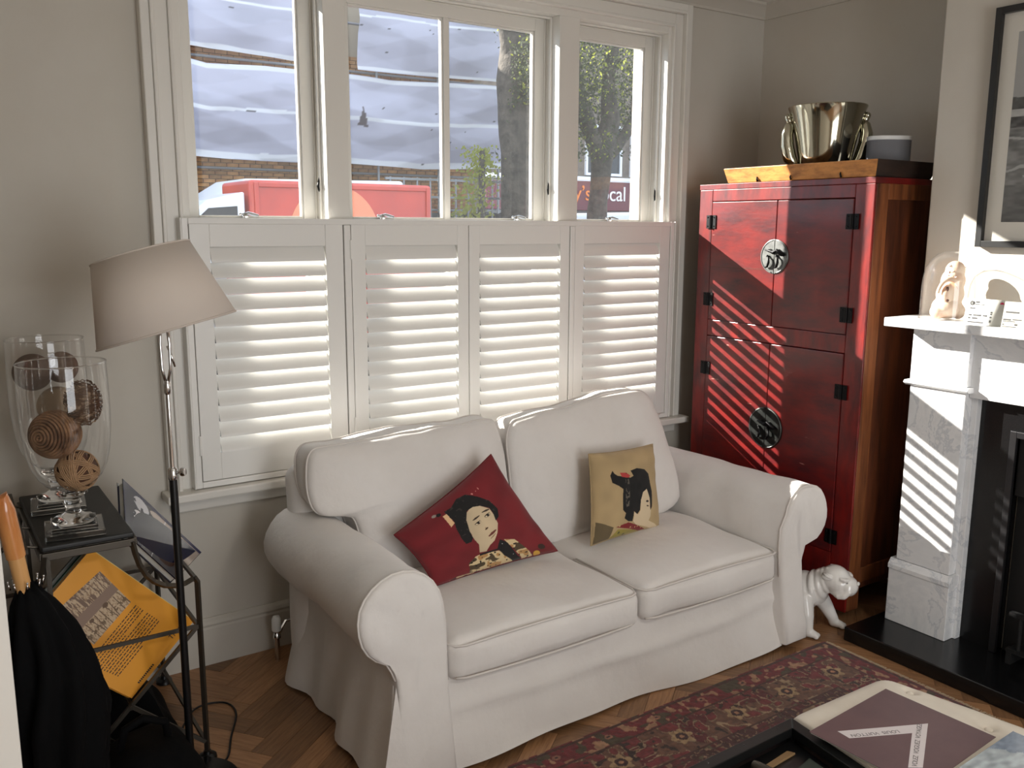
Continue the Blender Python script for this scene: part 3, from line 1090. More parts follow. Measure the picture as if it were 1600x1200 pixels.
# ivy column by the scaffold
iv = thing('ivy', 'yellow-green ivy climbing a post beside the railings', 'ivy', (6.75, 9.9, -.6))
part('post', G().tube([(6.8, 9.9, -.6), (6.78, 9.9, 1.5), (6.8, 9.9, 3.0)], [.09, .08, .05], 8), MT['bark'], iv, smooth=True)
g = G()
rs = random.Random(2)
for _ in range(1500):
    z_ = rs.uniform(.8, 3.05)
    c = Vector((6.78 + rs.gauss(0, .17) - (.22 if z_ < 2.4 else 0) * rs.random() * 2, 9.9 + rs.gauss(0, .12), z_))
    s_ = rs.uniform(.02, .045)
    q = Vector((rs.gauss(0, 1), rs.gauss(0, 1) - 1, rs.gauss(0, 1))).normalized(); w = q.orthogonal().normalized(); e = q.cross(w)
    g.add([c - w * s_, c + e * s_ * .7, c + w * s_, c - e * s_ * .7], [(0, 1, 2, 3)])
part('foliage', g, MT['leafy'], iv)['kind'] = 'stuff'

# shop with its fascia, first floor windows above
sh = thing('shop_building', 'brick shop with a maroon fascia and white windows above, behind the trees', 'building', (16, 17.5, -.6))
part('wall', G().box(11.2, 21, 17.3, 18, 3.12, 7.6).box(11.2, 21, 17.3, 18, -.6, .1), M('sooty_brick', (120, 110, 100), .9, var=(4, (92, 84, 78), .4, .7)), sh)
part('shopfront', G().box(11.2, 21, 17.4, 17.5, .1, 2.2), MT['glassdark'], sh)
fa = part('fascia', G().box(11.4, 20.6, 17.05, 17.3, 2.18, 3.0), MT['maroon'], sh, bevel=.01)
text('lettering', "y\u2019s", .60, MT['orange'], frame((14.34, 17.04, 2.46), (1, 0, 0), (0, 0, 1)), fa, ext=.01)
text('lettering', 'Local', .60, MT['letterwhite'], frame((15.00, 17.04, 2.46), (1, 0, 0), (0, 0, 1)), fa, ext=.01)
part('cornice', G().box(11.2, 21, 17.0, 17.3, 3.02, 3.12), MT['vanwhite'], sh)
for x in (12.6, 14.9, 16.6, 18.6):
    g = G(); uframe(g, x, x + 1.35, 3.18, 4.6, .07, 17.22, 17.32, True)
    g.box(x + .64, x + .71, 17.22, 17.32, 3.2, 4.6).box(x, x + 1.35, 17.24, 17.32, 3.86, 3.92)
    w_ = part('window', g, MT['vanwhite'], sh)
    part('glass', G().box(x + .05, x + 1.3, 17.27, 17.29, 3.2, 4.55), MT['glassdark'], w_)
ca = thing('car', 'white car roof low behind the right window, below the shop sign', 'car', (12.5, 14, -.6))
part('body', G().prism([(10.6, 13.4, 0.0), (10.6, 13.4, 1.3), (11.4, 13.4, 2.02), (14.6, 13.4, 2.1), (15.2, 13.4, 1.3), (15.6, 13.4, .9), (15.6, 13.4, 0)], (0, 1.7, 0)), MT['vanwhite'], ca, bevel=.08, seg=3)
part('side_window', G().prism([(11.3, 13.38, 1.35), (11.7, 13.38, 1.86), (14.3, 13.38, 1.9), (14.8, 13.38, 1.35)], (0, .03, 0)), MT['vandark'], ca)
for x in (11.5, 14.6):
    part('wheel', G().lathe([(0, 0), (.3, 0), (.34, .03), (.34, .2), (0, .22)], (x, 13.62, -.26), 20, ax=(0, -1, 0)), MT['vandark'], ca, smooth=40)

pn = thing('added_pendant', 'added white round pendant housing the ceiling fill light behind the viewer', 'lamp', (.1, -4.0, 2.5))  # unseen fixture, made up to go with the ceiling fill light
part('cable', G().tube([(.1, -4.0, ZC), (.1, -4.0, 2.60)], .003, 6), MT['cable'], pn, smooth=True)
part('rose', G().lathe([(.05, -.02), (.055, 0), (.0, 0)], (.1, -4.0, ZC), 20), MT['whiteplastic'], pn, smooth=40)
part('lamp_shade', G().lathe([(.24, 2.45), (.235, 2.50), (.19, 2.57), (.10, 2.61), (0, 2.615)], (.1, -4.0, 0), 40, cap=False), MT['whiteplastic'], pn, smooth=True)

# ================================================================ SOFA
def cloth_n(p, f, a):
    return noise.noise_vector(Vector(p) * f) * a


def arm(xin, sgn, yf, name, sofa, r=.142, cz=.545, nk=1.0):
    """rolled arm with a flared skirt; xin = inner edge, sgn = outward direction"""
    cu = .155
    prof = [(0.0, .02), (0.0, .15), (0, .30), (.0, .42), (.004, .50)]
    for k in range(0, 17):
        a = math.radians(170 - k * (170 + 68) / 16)
        prof.append((cu + r * math.cos(a), cz + r * math.sin(a)))
    prof += [(.193, .385), (.182, .35), (.180, .30), (.188, .22), (.200, .14), (.212, .07), (.220, .015)]
    n = len(prof)
    ny = 26
    yb = -.30
    g = G()

    def pt(k, t, inset=0.0):
        u, z = prof[k]
        y = yb + (yf - yb) * t
        low = max(0, (.36 - z) / .36) if k > 20 else 0
        if k > 20: u = u * (nk - .20 * (1 - nk) / .28 * low)
        if k > 20:
            u += low * nk ** 4 * (.022 * math.sin(t * 9.0 + 1.2) + .012 * math.sin(t * 23) + .03 * t * t)
            z += -.006 * math.sin(t * 5) * (k == n - 1)
        if 5 <= k <= 21: u += .004 * math.sin(t * 6)
        p = Vector((xin + sgn * u, y, z))
        # the front flares forward low down
        p.y -= .055 * max(0, (.36 - z) / .36) * t ** 6
        return p + cloth_n(p, 7, .007) + cloth_n(p + Vector((4, 4, 4)), 2.5, .010)
    for j in range(ny + 1):
        for k in range(n):
            g.v.append(tuple(pt(k, j / ny)))
    for j in range(ny):
        for k in range(n - 1):
            a, b = j * n + k, j * n + k + 1
            q = (a, b, b + n, a + n)
            g.f.append(q if sgn > 0 else tuple(reversed(q)))
    # front cap: two rings rounding inwards, then a fan about the middle line
    rim = [Vector(g.v[ny * n + k]) for k in range(n)]
    rings = [rim]
    for (s_, dy) in ((.985, -.010), (.95, -.017), (.85, -.021), (.6, -.022), (.3, -.022)):
        rg = []
        for k in range(n):
            p = rim[k]
            c = Vector((xin + sgn * (.13 if prof[k][1] > .42 else .098), p.y, min(max(p.z, .12), .55)))
            q = c + (p - c) * s_
            q.y = p.y + dy + .004 * math.sin(q.z * 40 + q.x * 18) * (s_ < .9)
            rg.append(q)
        rings.append(rg)
    o = ny * n
    idx = [[o + k for k in range(n)]]
    for rg in rings[1:]:
        idx.append([len(g.v) + k for k in range(n)])
        g.v += [tuple(q) for q in rg]
    for a, b in zip(idx[:-1], idx[1:]):
        for k in range(n):
            l = (k + 1) % n
            q = (a[k], a[l], b[l], b[k])
            g.f.append(q if sgn > 0 else tuple(reversed(q)))
    last = idx[-1]
    half = n // 2
    for k in range(half):
        q = (last[k], last[k + 1], last[n - 2 - k], last[n - 1 - k])
        if len(set(q)) >= 3:
            g.f.append(tuple(dict.fromkeys(q)) if sgn > 0 else tuple(reversed(tuple(dict.fromkeys(q)))))
    a_ = part(name, g, MT['cotton'], sofa, smooth=55)
    pts = [rim[k] + Vector((0, -.003, 0)) for k in range(2, n - 5)]
    part('piping', G().tube(pts, .0042, 6), MT['cotpipe'], a_, smooth=True)
    # kick pleat at the outer front corner
    g = G()
    for s2 in ((0, 1) if sgn < 0 else ()):
        base = Vector((xin + sgn * nk * (.186 + .01 * s2), yf - .018 - .012 * s2, .36))
        kk = nk * nk
        g.prism([(xin + sgn * .19 * nk, yf - .012 - .02 * s2, .34), (xin + sgn * kk * (.255 + .012 * s2), yf - .075, .012),
                 (xin + sgn * kk * (.200 - .03 * s2), yf - .075 - .012 * s2, .012)], (0, .006, 0))
    if sgn < 0: part('pleat', g, MT['cotton'], a_)
    return a_


sofa = thing('sofa', 'white loose-covered two-seat sofa with rolled arms and a skirt to the floor', 'sofa', (.5, -.7, 0))
XI0, XI1 = -.248, 1.302
YF = -1.115
# body: box under the seats with a draped front
g = G()


def front(u, v):
    x = XI0 - .004 + (XI1 - XI0 + .008) * u
    z = .012 + .30 * v
    y = -1.105 - .062 * (1 - v) ** 1.3 - .018 * math.sin(u * 8.5 + v * 2 + .6) * (1 - v) ** 1.2 - .006 * math.sin(u * 21 + v * 6) * (1 - v * .6)
    y -= .012 * math.exp(-((v - .55 - .35 * (u - .5) ** 2) / .07) ** 2)
    if v == 0: z += .010 * math.sin(u * 6.2 + .4)
    return (x, y, z)


g.grid(front, 70, 18)
g.add([(XI0, -1.106, .312), (XI1, -1.106, .312), (XI1, -.30, .312), (XI0, -.30, .312)], [(0, 1, 2, 3)])
part('base', g, MT['cotton'], sofa, smooth=60)
# back frame
g = rbox(-.462, 1.345, -.40, -.265, .02, .850, .06, bulge=(0, .01, .01), amp=.006, freq=6)
part('back_frame', g, MT['cotton'], sofa, smooth=60)
part('piping', G().tube([(-.445, -.40, .825), (-.41, -.402, .846), (-.2, -.405, .855), (.45, -.39, .862), (1.1, -.39, .858), (1.33, -.385, .845)], .004, 6), MT['cotpipe'], sofa, smooth=True)
arm(XI0, -1, YF, 'arm', sofa)
arm(XI1, 1, YF - .02, 'arm', sofa, r=.126, cz=.530, nk=.73)


def seat_pad(x0, x1, sd):
    g = rbox(x0, x1, -1.150, -.42, .285, .425, .045, seg=.035, bulge=(.004, .014, .046), amp=.016, freq=4.0, sd=sd)
    s = part('seat_cushion', g, MT['cotton'], sofa, smooth=60)
    for z in (.410, .302):
        P = []
        for k in range(25):
            t = k / 24
            x = x0 + .02 + (x1 - x0 - .04) * t
            P.append(Vector((x, -1.150 - .010 * (1 - (2 * t - 1) ** 2) + (.012 if k in (0, 24) else 0), z + (.012 if z > .4 else -.002) * (1 - (2 * t - 1) ** 2))))
        if z > .4:
            P = [Vector((x0 + .002, -.75, z)), Vector((x0 + .002, -1.1, z))] + P + [Vector((x1 - .002, -1.1, z)), Vector((x1 - .002, -.75, z))]
        P = [p + cloth_n(p, 4.5, .010) for p in P] if False else P
        part('piping', G().tube(P, .0042, 6), MT['cotpipe'], s, smooth=True)
    return s


seat_pad(-.244, .545, 1.3)
seat_pad(.555, 1.298, 5.7)


def puff(outline, yc, T, tilt, sd, name):
    """cushion: outline in (x, z), thickness T about the plane y = yc + tilt * (z - .45)"""
    # smooth outline by Chaikin
    P = [Vector(p) for p in outline]
    for _ in range(3):
        Q = []
        for i in range(len(P)):
            a, b = P[i], P[(i + 1) % len(P)]
            Q += [a.lerp(b, .25), a.lerp(b, .75)]
        P = Q
    n = len(P)
    cx = sum(p.x for p in P) / n; cz = sum(p.y for p in P) / n
    cx, cz = outline_c[name] if name in outline_c else (cx, cz)
    g = G()
    levels = [1, .985, .955, .9, .8, .66, .5, .34, .18]

    def ring(s_, side):
        o = len(g.v)
        for p in P:
            x = cx + (p.x - cx) * s_; z = cz + (p.y - cz) * s_
            h = T * (0.46 + .54 * math.sqrt(max(0, 1 - s_ ** 2.2))) if s_ < .99 else T * .40
            h *= 1.0 if s_ < 1 else 1
            y = yc + tilt * (z - .45) - side * h
            q = Vector((x, y, z))
            q += cloth_n(q + Vector((sd, 0, 0)), 3.2, .026) * (1 - .3 * s_) + cloth_n(q + Vector((sd, 3, 0)), 8, .009)
            g.v.append(tuple(q))
        return o
    for side in (1, -1):
        prev = None
        for s_ in levels:
            o = ring(s_, side)
            if prev is not None:
                for k in range(n):
                    l = (k + 1) % n
                    q = (prev + k, prev + l, o + l, o + k)
                    g.f.append(q if side > 0 else tuple(reversed(q)))
            prev = o
        q = tuple(prev + k for k in range(n))
        g.f.append(q if side > 0 else tuple(reversed(q)))
        if side == 1: first = 0
        else:
            b0 = len(levels) * n
            for k in range(n):
                l = (k + 1) % n
                g.f.append((k, b0 + k, b0 + l, l))
    return g, n


outline_c = {'L': (.02, .72), 'R': (.84, .70)}
OL = [(-.25, .40), (.392, .40), (.400, .66), (.396, .92), (.30, .945), (-.0, .94), (-.34, .935), (-.435, .92), (-.445, .80), (-.425, .705), (-.33, .69), (-.265, .66)]
OR = [(.408, .40), (1.30, .40), (1.30, .60), (1.275, .72), (1.225, .88), (1.185, .975), (1.08, .995), (.80, .965), (.52, .930), (.412, .915), (.404, .66)]
for nm, OO, yc in (('L', OL, -.50), ('R', OR, -.505)):
    g, n = puff(OO, yc, .125, .20, 3.0 if nm == 'L' else 9.0, nm)
    c_ = part('back_cushion', g, MT['cotton'], sofa, smooth=True)
    for off in (0, len(g.v) // 2):
        rim = [Vector(g.v[off + k]) for k in range(n)]
        part('piping', G().tube(rim, .0042, 6, closed=True), MT['cotpipe'], c_, smooth=True)


# ---------------------------------------------------------------- printed cushions
def quad_cushion(name, C4, T, fn, sag, parent, n=300, seed=0, back=(60, 20, 24)):
    C4 = [np.array(c, float) for c in C4]
    u, v = uvs(n, n)
    # pinch the sides inwards a little
    su, sv = 2 * u - 1, 2 * v - 1
    uu = .5 + .5 * su * (1 - sag * (1 - sv ** 2))
    vv = .5 + .5 * sv * (1 - sag * (1 - su ** 2))
    U, V = uu[:, None], vv[:, None]
    P = (1 - U) * (1 - V) * C4[0] + U * (1 - V) * C4[1] + U * V * C4[2] + (1 - U) * V * C4[3]
    nr = np.cross(C4[2] - C4[0], C4[3] - C4[1]); nr /= np.linalg.norm(nr)
    h = T * np.clip((1 - su ** 2) * (1 - sv ** 2), 0, 1) ** .42
    wr = .006 * (vnoise(u, v, 5, seed) - .5) + .004 * (vnoise(u, v, 11, seed + 1) - .5)
    F = P + nr * (h + wr * (h > .01))[:, None]
    B = P - nr * h[:, None] * .8
    rgb = fn(u, v)
    o = fast_grid(name, F, n, n, MT['vcf'], parent, rgb)
    m = 40
    u2, v2 = uvs(m, m)
    su, sv = 2 * u2 - 1, 2 * v2 - 1
    U = (.5 + .5 * su * (1 - sag * (1 - sv ** 2)))[:, None]; V = (.5 + .5 * sv * (1 - sag * (1 - su ** 2)))[:, None]
    P2 = (1 - U) * (1 - V) * C4[0] + U * (1 - V) * C4[1] + U * V * C4[2] + (1 - U) * V * C4[3]
    h2 = T * np.clip((1 - su ** 2) * (1 - sv ** 2), 0, 1) ** .42
    B = (P2 - nr * h2[:, None] * .7).reshape(m + 1, m + 1, 3)[:, ::-1].reshape(-1, 3)
    bo = fast_grid('back_panel', B, m, m, MT['vcf'], o, np.zeros((len(B), 3)) + np.array(back, float))
    e = []
    k = n + 1
    edge = list(range(0, k)) + [i * k + n for i in range(1, k)] + [n * k + i for i in range(n - 1, -1, -1)] + [i * k for i in range(n - 1, 0, -1)]
    pts = [Vector(F[i]) for i in edge[::10]]
    part('seam', G().tube(pts, .0032, 6, closed=True), M(name + '_seam', back, .9), o, smooth=True)
    return o


def paint_red(u, v):
    c = np.zeros((len(u), 3)) + np.array([112, 26, 32.])
    c *= (0.9 + .2 * vnoise(u, v, 7, 1))[:, None]
    n2, n3 = vnoise(u, v, 22, 2), vnoise(u, v, 45, 3)
    A_ = ART
    for k in ('r_kim', 'r_kim2'):
        m = inpoly(u, v, A_[k])
        c[m] = (206, 184, 142)
        c[m & (n2 > .62)] = (74, 60, 40)
        c[m & (n2 < .26)] = (176, 134, 84)
        c[m & (n3 > .82)] = (24, 18, 16)
    m = inpoly(u, v, A_['r_bot'])
    c[m] = (34, 20, 20); c[m & (n2 > .5)] = (196, 172, 134)
    m = inpoly(u, v, A_['r_collar']); c[m] = (16, 14, 16); c[m & (n3 > .93)] = (190, 190, 190)
    m = inpoly(u, v, A_['r_face']); c[m] = (200, 180, 148)
    c[m] *= (1.03 - .16 * np.clip((.55 - u[m]) * 3, 0, 1))[:, None]
    c[m] *= (.97 + .05 * vnoise(u[m], v[m], 14, 8))[:, None]
    m = inpoly(u, v, A_['r_hair']); c[m] = (20, 18, 18); c[m & (n3 > .86)] = (52, 46, 42)
    m = inpoly(u, v, A_['r_clip']); c[m] = (224, 184, 140)
    (e1, e2, ns, m1, m2, nb_) = A_['r_eyes']
    b = A_['r_brow']
    def stroke(p, q, w):
        p, q = np.array(p), np.array(q); d = q - p; L = np.linalg.norm(d)
        t = np.clip(((u - p[0]) * d[0] + (v - p[1]) * d[1]) / L ** 2, 0, 1)
        return (u - p[0] - t * d[0]) ** 2 + (v - p[1] - t * d[1]) ** 2 < (w * (1 - .5 * np.abs(2 * t - 1))) ** 2
    c[stroke(b[0], b[1], .010)] = (60, 44, 36)
    c[stroke(b[2], b[3], .010)] = (60, 44, 36)
    for e in (e1, e2):
        c[inell(u, v, e, .030, .017, 12)] = (120, 96, 74)
        c[inell(u, v, e, .026, .012, 12)] = (212, 196, 166)
        c[inell(u, v, (e[0] + .004, e[1]), .012, .013)] = (22, 16, 14)
        c[stroke((e[0] - .028, e[1] + .004), (e[0] + .026, e[1] + .016), .006)] = (34, 24, 20)
    c[stroke(nb_, ns, .006)] = (172, 148, 116)
    c[inell(u, v, ns, .018, .008, 20)] = (74, 48, 36)
    c[stroke(m1, m2, .014)] = (104, 50, 42)
    c[stroke((m1[0], m1[1] - .035), (m2[0] - .02, m2[1] - .035), .007)] = (150, 122, 94)
    f = A_['r_fl']
    c[inell(u, v, f[0], .03, .03)] = (206, 158, 60); c[inell(u, v, f[1], .03, .03)] = (54, 34, 26)
    m = inell(u, v, f[2], .04, .028) & (n3 > .55); c[m] = (214, 150, 140)
    c[inell(u, v, f[4], .020, .020)] = (18, 16, 16); c[inell(u, v, f[3], .018, .016)] = (150, 140, 130)
    return c


def paint_beige(u, v):
    c = np.zeros((len(u), 3)) + np.array([176, 152, 112.])
    c *= (0.94 + .1 * vnoise(u, v, 8, 5))[:, None]
    n2, n3 = vnoise(u, v, 22, 6), vnoise(u, v, 50, 7)
    A_ = ART
    m = inpoly(u, v, A_['b_olive']); c[m] = (98, 84, 60)
    m = inpoly(u, v, A_['b_blk']); c[m] = (18, 16, 14)
    m = inpoly(u, v, A_['b_green']); c[m] = (146, 132, 62); c[m & (n2 > .65)] = (84, 80, 44)
    m = inpoly(u, v, A_['b_redstrip']); c[m] = (120, 30, 34); c[m & (n3 > .85)] = (200, 170, 120)
    m = inpoly(u, v, A_['b_face']); c[m] = (208, 188, 156)
    m = inpoly(u, v, A_['b_hair']); c[m] = (16, 15, 15)
    m2 = m & inell(u, v, A_['b_feat'][3], .03, .22) & (n3 > .45); c[m2] = (92, 86, 76)
    m = inpoly(u, v, A_['b_flower']); c[m] = (176, 60, 58); c[m & (n2 > .6)] = (110, 30, 34)
    f = A_['b_feat']
    c[inell(u, v, f[0], .026, .012, -10)] = (40, 30, 26)
    c[inell(u, v, f[1], .022, .008, -20)] = (70, 50, 40)
    c[inell(u, v, f[2], .012, .02)] = (60, 40, 32)
    return c


rc = quad_cushion('throw_cushion', [(-.112, -.80, .468), (.452, -.765, .470), (.222, -.645, .862), (-.215, -.70, .645)], .072, paint_red, .06, None, seed=4, back=(104, 22, 28))
tag(rc, 'dark red square cushion printed with a black-haired woman in a flowered kimono', 'cushion')
bc = quad_cushion('throw_cushion', [(.610, -.775, .462), (.985, -.765, .466), (1.052, -.640, .790), (.688, -.655, .800)], .065, paint_beige, .05, None, seed=9, back=(170, 148, 110))
tag(bc, 'beige cushion printed with a woman in profile with upswept black hair', 'cushion')

# radiator valve and low radiator behind the sofa
ra_ = thing('radiator', 'white column radiator behind the sofa, only its left valve and top showing', 'radiator', (.4, -.13, 0))
for k in range(34):
    x = -.36 + k * .05
    part('column', G().tube([(x, -.13, .16), (x, -.13, .60)], .019, 8), MT['radiator'], ra_, smooth=40) if k < 24 else None
part('header', G().tube([(-.385, -.13, .60), (.82, -.13, .60)], .02, 10), MT['radiator'], ra_, smooth=40)
part('header', G().tube([(-.385, -.13, .16), (.82, -.13, .16)], .02, 10), MT['radiator'], ra_, smooth=40)
v_ = part('valve', G().lathe([(.010, 0), (.010, .09), (.016, .092), (.016, .105), (.012, .11), (.012, .12)], (-.455, -.12, .0), 14), MT['chrome'], ra_, smooth=40)
part('valve_cap', G().lathe([(.015, 0), (.019, .004), (.018, .05), (.013, .062), (.004, .066)], (-.455, -.12, .12), 16), MT['whiteplastic'], v_, smooth=40)
part('pipe', G().tube([(-.455, -.12, .1), (-.42, -.13, .16), (-.38, -.13, .16)], .008, 8), MT['chrome'], v_, smooth=40)

# ================================================================ CABINET
cab = thing('cabinet', 'tall red lacquered wedding cabinet with round metal lock plates', 'cabinet', (2.0, -.66, 0))
CX, CB = 1.76, 2.30
Y0, Y1 = -.170, -1.146      # left and right edges as seen from the room
ZT = 1.917
# carcass: front frame, side panels, back, top
g = G()
g.box(CX, CX + .012, Y0, -.255, .03, ZT - .026).box(CX, CX + .012, -1.055, Y1, .03, ZT - .026)
g.box(CX, CX + .012, -.255, -1.055, 1.835, ZT - .026).box(CX, CX + .012, -.255, -1.055, 1.18, 1.258).box(CX, CX + .012, -.255, -1.055, .10, .285)
cf = part('front_frame', g, MT['lacq'], cab, bevel=.003)
g = G()
g.box(CX + .04, CB, Y0 - .005, Y0 - .025, .10, ZT - .01).box(CX + .04, CB, Y1 + .009, Y1 + .022, .12, ZT - .03)
g.box(CB - .02, CB, Y0 - .02, Y1 + .02, .1, ZT - .01).box(CX + .04, CB - .02, Y0 - .02, Y1 + .02, .12, .15)
part('side_panel', g, MT['darkpanel'], cab)
part('top_board', G().box(CX - .002, CB + .004, Y0 + .002, Y1 - .001, ZT - .0255, ZT), MT['lacq'], cab, bevel=.002)
g = G()
g.box(CX + .0125, CX + .095, Y1, Y1 + .03, .03, ZT - .025).box(CB - .06, CB, Y1, Y1 + .03, .03, ZT - .025)
g.box(CX + .095, CB - .06, Y1, Y1 + .03, ZT - .09, ZT - .025).box(CX + .095, CB - .06, Y1, Y1 + .03, .15, .22)
g.box(CX + .0125, CX + .095, Y0 - .03, Y0, .03, ZT - .025).box(CB - .06, CB, Y0 - .03, Y0, .03, ZT - .025)
part('side_frame', g, MT['wornwood'], cab, bevel=.003)

def hinge(y, z):
    g = G()
    h = .032
    g.box(CX - .008, CX - .004, y - .030, y - .006, z - h, z + h).box(CX - .008, CX - .004, y + .006, y + .030, z - h, z + h)
    g.tube([(CX - .010, y, z - h), (CX - .010, y, z + h)], .006, 8)
    for dy in (-.02, .02):
        for dz in (-.021, .021):
            g.sph((CX - .008, y + dy, z + dz), .0035, 6, 4)
    return g


def ring_pull(y, z, m, parent):
    g = G()
    g.sph((CX - .014, y, z + .022), .006, 8, 6)
    g.tube([(CX - .014, y, z + .022), (CX - .020, y - .012, z + .012), (CX - .022, y - .015, z - .006), (CX - .019, y - .006, z - .026), (CX - .016, y + .006, z - .030)],
           [.003, .005, .006, .0055, .004], 8)
    part('pull', g, m, parent, smooth=50)


YM = -.6555
for (z0, z1, zp, R_, hz) in ((1.260, 1.832, 1.580, .078, ((1.737, 1.36), (1.737, 1.345))), (.287, 1.177, .779, .098, ((1.015, .36), (1.012, .36)))):
    doors = []
    for side, (ya, yb_) in enumerate(((-.2575, YM + .0015), (YM - .0015, -1.0525))):
        g = G().box(CX - .003, CX + .03, ya, yb_, z0, z1)
        d = part('door', g, MT['lacqd'], cab, bevel=.003)
        doors.append(d)
        if side == 0 and z0 > 1:
            part('panel_seam', G().box(CX - .0036, CX - .002, ya - .003, yb_ + .003, 1.518, 1.5205), MT['hollow'], d)
        ph = G()
        half = [(YM + (.0015 if side == 0 else -.0015) + (R_ * math.sin(math.pi * k / 24)) * (1 if side == 0 else -1), zp + R_ * math.cos(math.pi * k / 24)) for k in range(25)]
        ph.prism([(CX - .0035, y, z) for y, z in half], (-.004, 0, 0))
        pl = part('lock_plate', ph, MT['pewter' if z0 > 1 else 'darkplate'], d, bevel=.001)
        rg = [(CX - .0078, y, z) for y, z in [(YM + (R_ - .004) * math.sin(math.pi * k / 24) * (1 if side == 0 else -1), zp + (R_ - .004) * math.cos(math.pi * k / 24)) for k in range(1, 24)]]
        # sub-parts stay two levels down: plate rims and pulls are joined per plate
        g2 = G().tube(rg, .0022, 6)
        o2 = part('plate_rim', g2, MT['pewter'], d, smooth=True)
        ring_pull(YM + (.034 if side == 0 else -.018), zp - .020, MT['iron'], d)
        for z in hz[side]:
            part('hinge', hinge(-.2565 if side == 0 else -1.0535, z), MT['iron'], d, smooth=40)
    # sliding pin that locks the two doors
    g = G()
    g.tube([(CX - .016, YM + .050, zp + .030), (CX - .018, YM + .020, zp + .026), (CX - .019, YM - .004, zp + .018), (CX - .018, YM - .02, zp + .030), (CX - .018, YM - .05, zp + .012), (CX - .016, YM - .062, zp + .008)],
           [.002, .007, .0085, .007, .010, .006], 8)
    g.box(CX - .018, CX - .006, YM + .018, YM + .026, zp + .018, zp + .034).box(CX - .018, CX - .006, YM - .030, YM - .022, zp + .018, zp + .034)
    part('lock_pin', g, MT['iron'], cab, smooth=50)

# wooden tray on top
ty0, ty1, tx0, tx1 = -.345, -1.140, 1.765, 2.16
tr = thing('wooden_tray', 'long worn golden-brown wooden tray with sloping sides on top of the red cabinet', 'tray', (1.95, -.74, ZT))
fl_ = .018


def tray_side(a, b, na, nb_):
    # a, b bottom outer corners; na, nb_ top outer corners; wall 14 mm thick
    a, b, na, nb_ = map(Vector, (a, b, na, nb_))
    c = Vector(((tx0 + tx1) / 2, (ty0 + ty1) / 2, 0))

    def inn(p):
        d = Vector((c.x - p.x, c.y - p.y, 0))
        return p + Vector((.016 if d.x > 0 else -.016, .016 if d.y > 0 else -.016, 0))
    vs = [a, b, nb_, na, inn(a), inn(b), inn(nb_), inn(na)]
    return G().add(vs, [(0, 1, 2, 3), (5, 4, 7, 6), (3, 2, 6, 7), (0, 4, 5, 1), (0, 3, 7, 4), (1, 5, 6, 2)])


z0, z1 = ZT + .001, ZT + .070
Bc = [(tx0, ty0, z0), (tx0, ty1, z0), (tx1, ty1, z0), (tx1, ty0, z0)]
Tc = [(tx0 - fl_, ty0 + fl_, z1), (tx0 - fl_, ty1 - fl_, z1), (tx1 + fl_, ty1 - fl_, z1), (tx1 + fl_, ty0 + fl_, z1)]
for i in range(4):
    j = (i + 1) % 4
    dark = i in (1, 2)  # sides turned away from the sun get the painted shade
    p_ = part('side', tray_side(Bc[i], Bc[j], Tc[i], Tc[j]), MT['trayshade'] if dark else MT['traywood'], tr, bevel=.003)
    if dark: p_['label'] = 'side coloured dark as if in shade'
part('bottom', G().box(tx0 + .002, tx1 - .002, ty0 - .002, ty1 + .002, z0, z0 + .010), MT['trayshade'], tr)
g = G()
for y in (-.53, -.72, -.98):
    g.tube([(tx0 - .006, y, z0 + .002), (tx0 - .010, y + .002, z0 + .016), (tx0 - .006, y + .004, z0 + .024)], [.005, .004, .002], 6)
part('nail', g, MT['iron'], tr, smooth=True)

# champagne bucket
bx, by, bz = 1.965, -.735, z0 + .0105
KB = .92
bk = thing('wine_cooler', 'tarnished silver wine cooler with figure handles standing in the tray on the cabinet', 'bucket', (bx, by, bz))
prof = [(.0, 0), (.104, 0), (.108, .006), (.106, .016), (.112, .03), (.128, .10), (.145, .18), (.160, .25), (.172, .295), (.182, .322), (.187, .332), (.185, .336),
        (.178, .330), (.166, .295), (.154, .25), (.139, .18), (.122, .10), (.106, .035), (.1, .012), (0, .012)]
part('bucket', G().lathe([(r * KB, z * .95) for r, z in prof], (bx, by, bz), 56, cap=False), MT['silver'], bk, smooth=40)
ca_ = math.atan2(.83, .56)
for s_ in (-1, 1):
    d = Vector((rt0.x, rt0.y, 0)) * s_
    d = (Matrix.Rotation(math.radians(-14 if s_ > 0 else -14), 3, 'Z') @ d)
    def hp(r, z): return (bx + d.x * r * KB, by + d.y * r * KB, bz + z * .95)
    g = G()
    g.tube([hp(.108, .03), hp(.135, .05), hp(.165, .10), hp(.182, .16), hp(.186, .21), hp(.176, .25), hp(.168, .27)],
           [.010, .021, .030, .031, .028, .024, .012], 12)
    g.tube([hp(.168, .255), hp(.182, .285), hp(.176, .302)], [.014, .016, .008], 10)
    g.sph(hp(.184, .292), .016, 12, 8)
    g.tube([hp(.178, .245), hp(.200, .225), hp(.206, .19), hp(.190, .16)], [.006, .009, .008, .006], 8)
    g.tube([hp(.166, .26), hp(.156, .275), hp(.16, .29)], .006, 8)
    part('handle', g, MT['silver'], bk, smooth=True)

# smart speaker
spx, spy = 2.035, -1.008
spz = z0 + .0105
sp = thing('speaker', 'small oval grey speaker with a white top, in the tray beside the silver cooler', 'speaker', (spx, spy, spz))


def oval(r, n=40):
    a = Vector((rt0.x, rt0.y, 0)); b = Vector((-rt0.y, rt0.x, 0))
    out = []
    for k in range(n):
        t = 2 * math.pi * k / n
        c, s = math.cos(t), math.sin(t)
        p = a * (r * abs(c) ** .7 * (1 if c > 0 else -1)) + b * (r * .62 * abs(s) ** .8 * (1 if s > 0 else -1))
        out.append(Vector((spx, spy, 0)) + p)
    return out


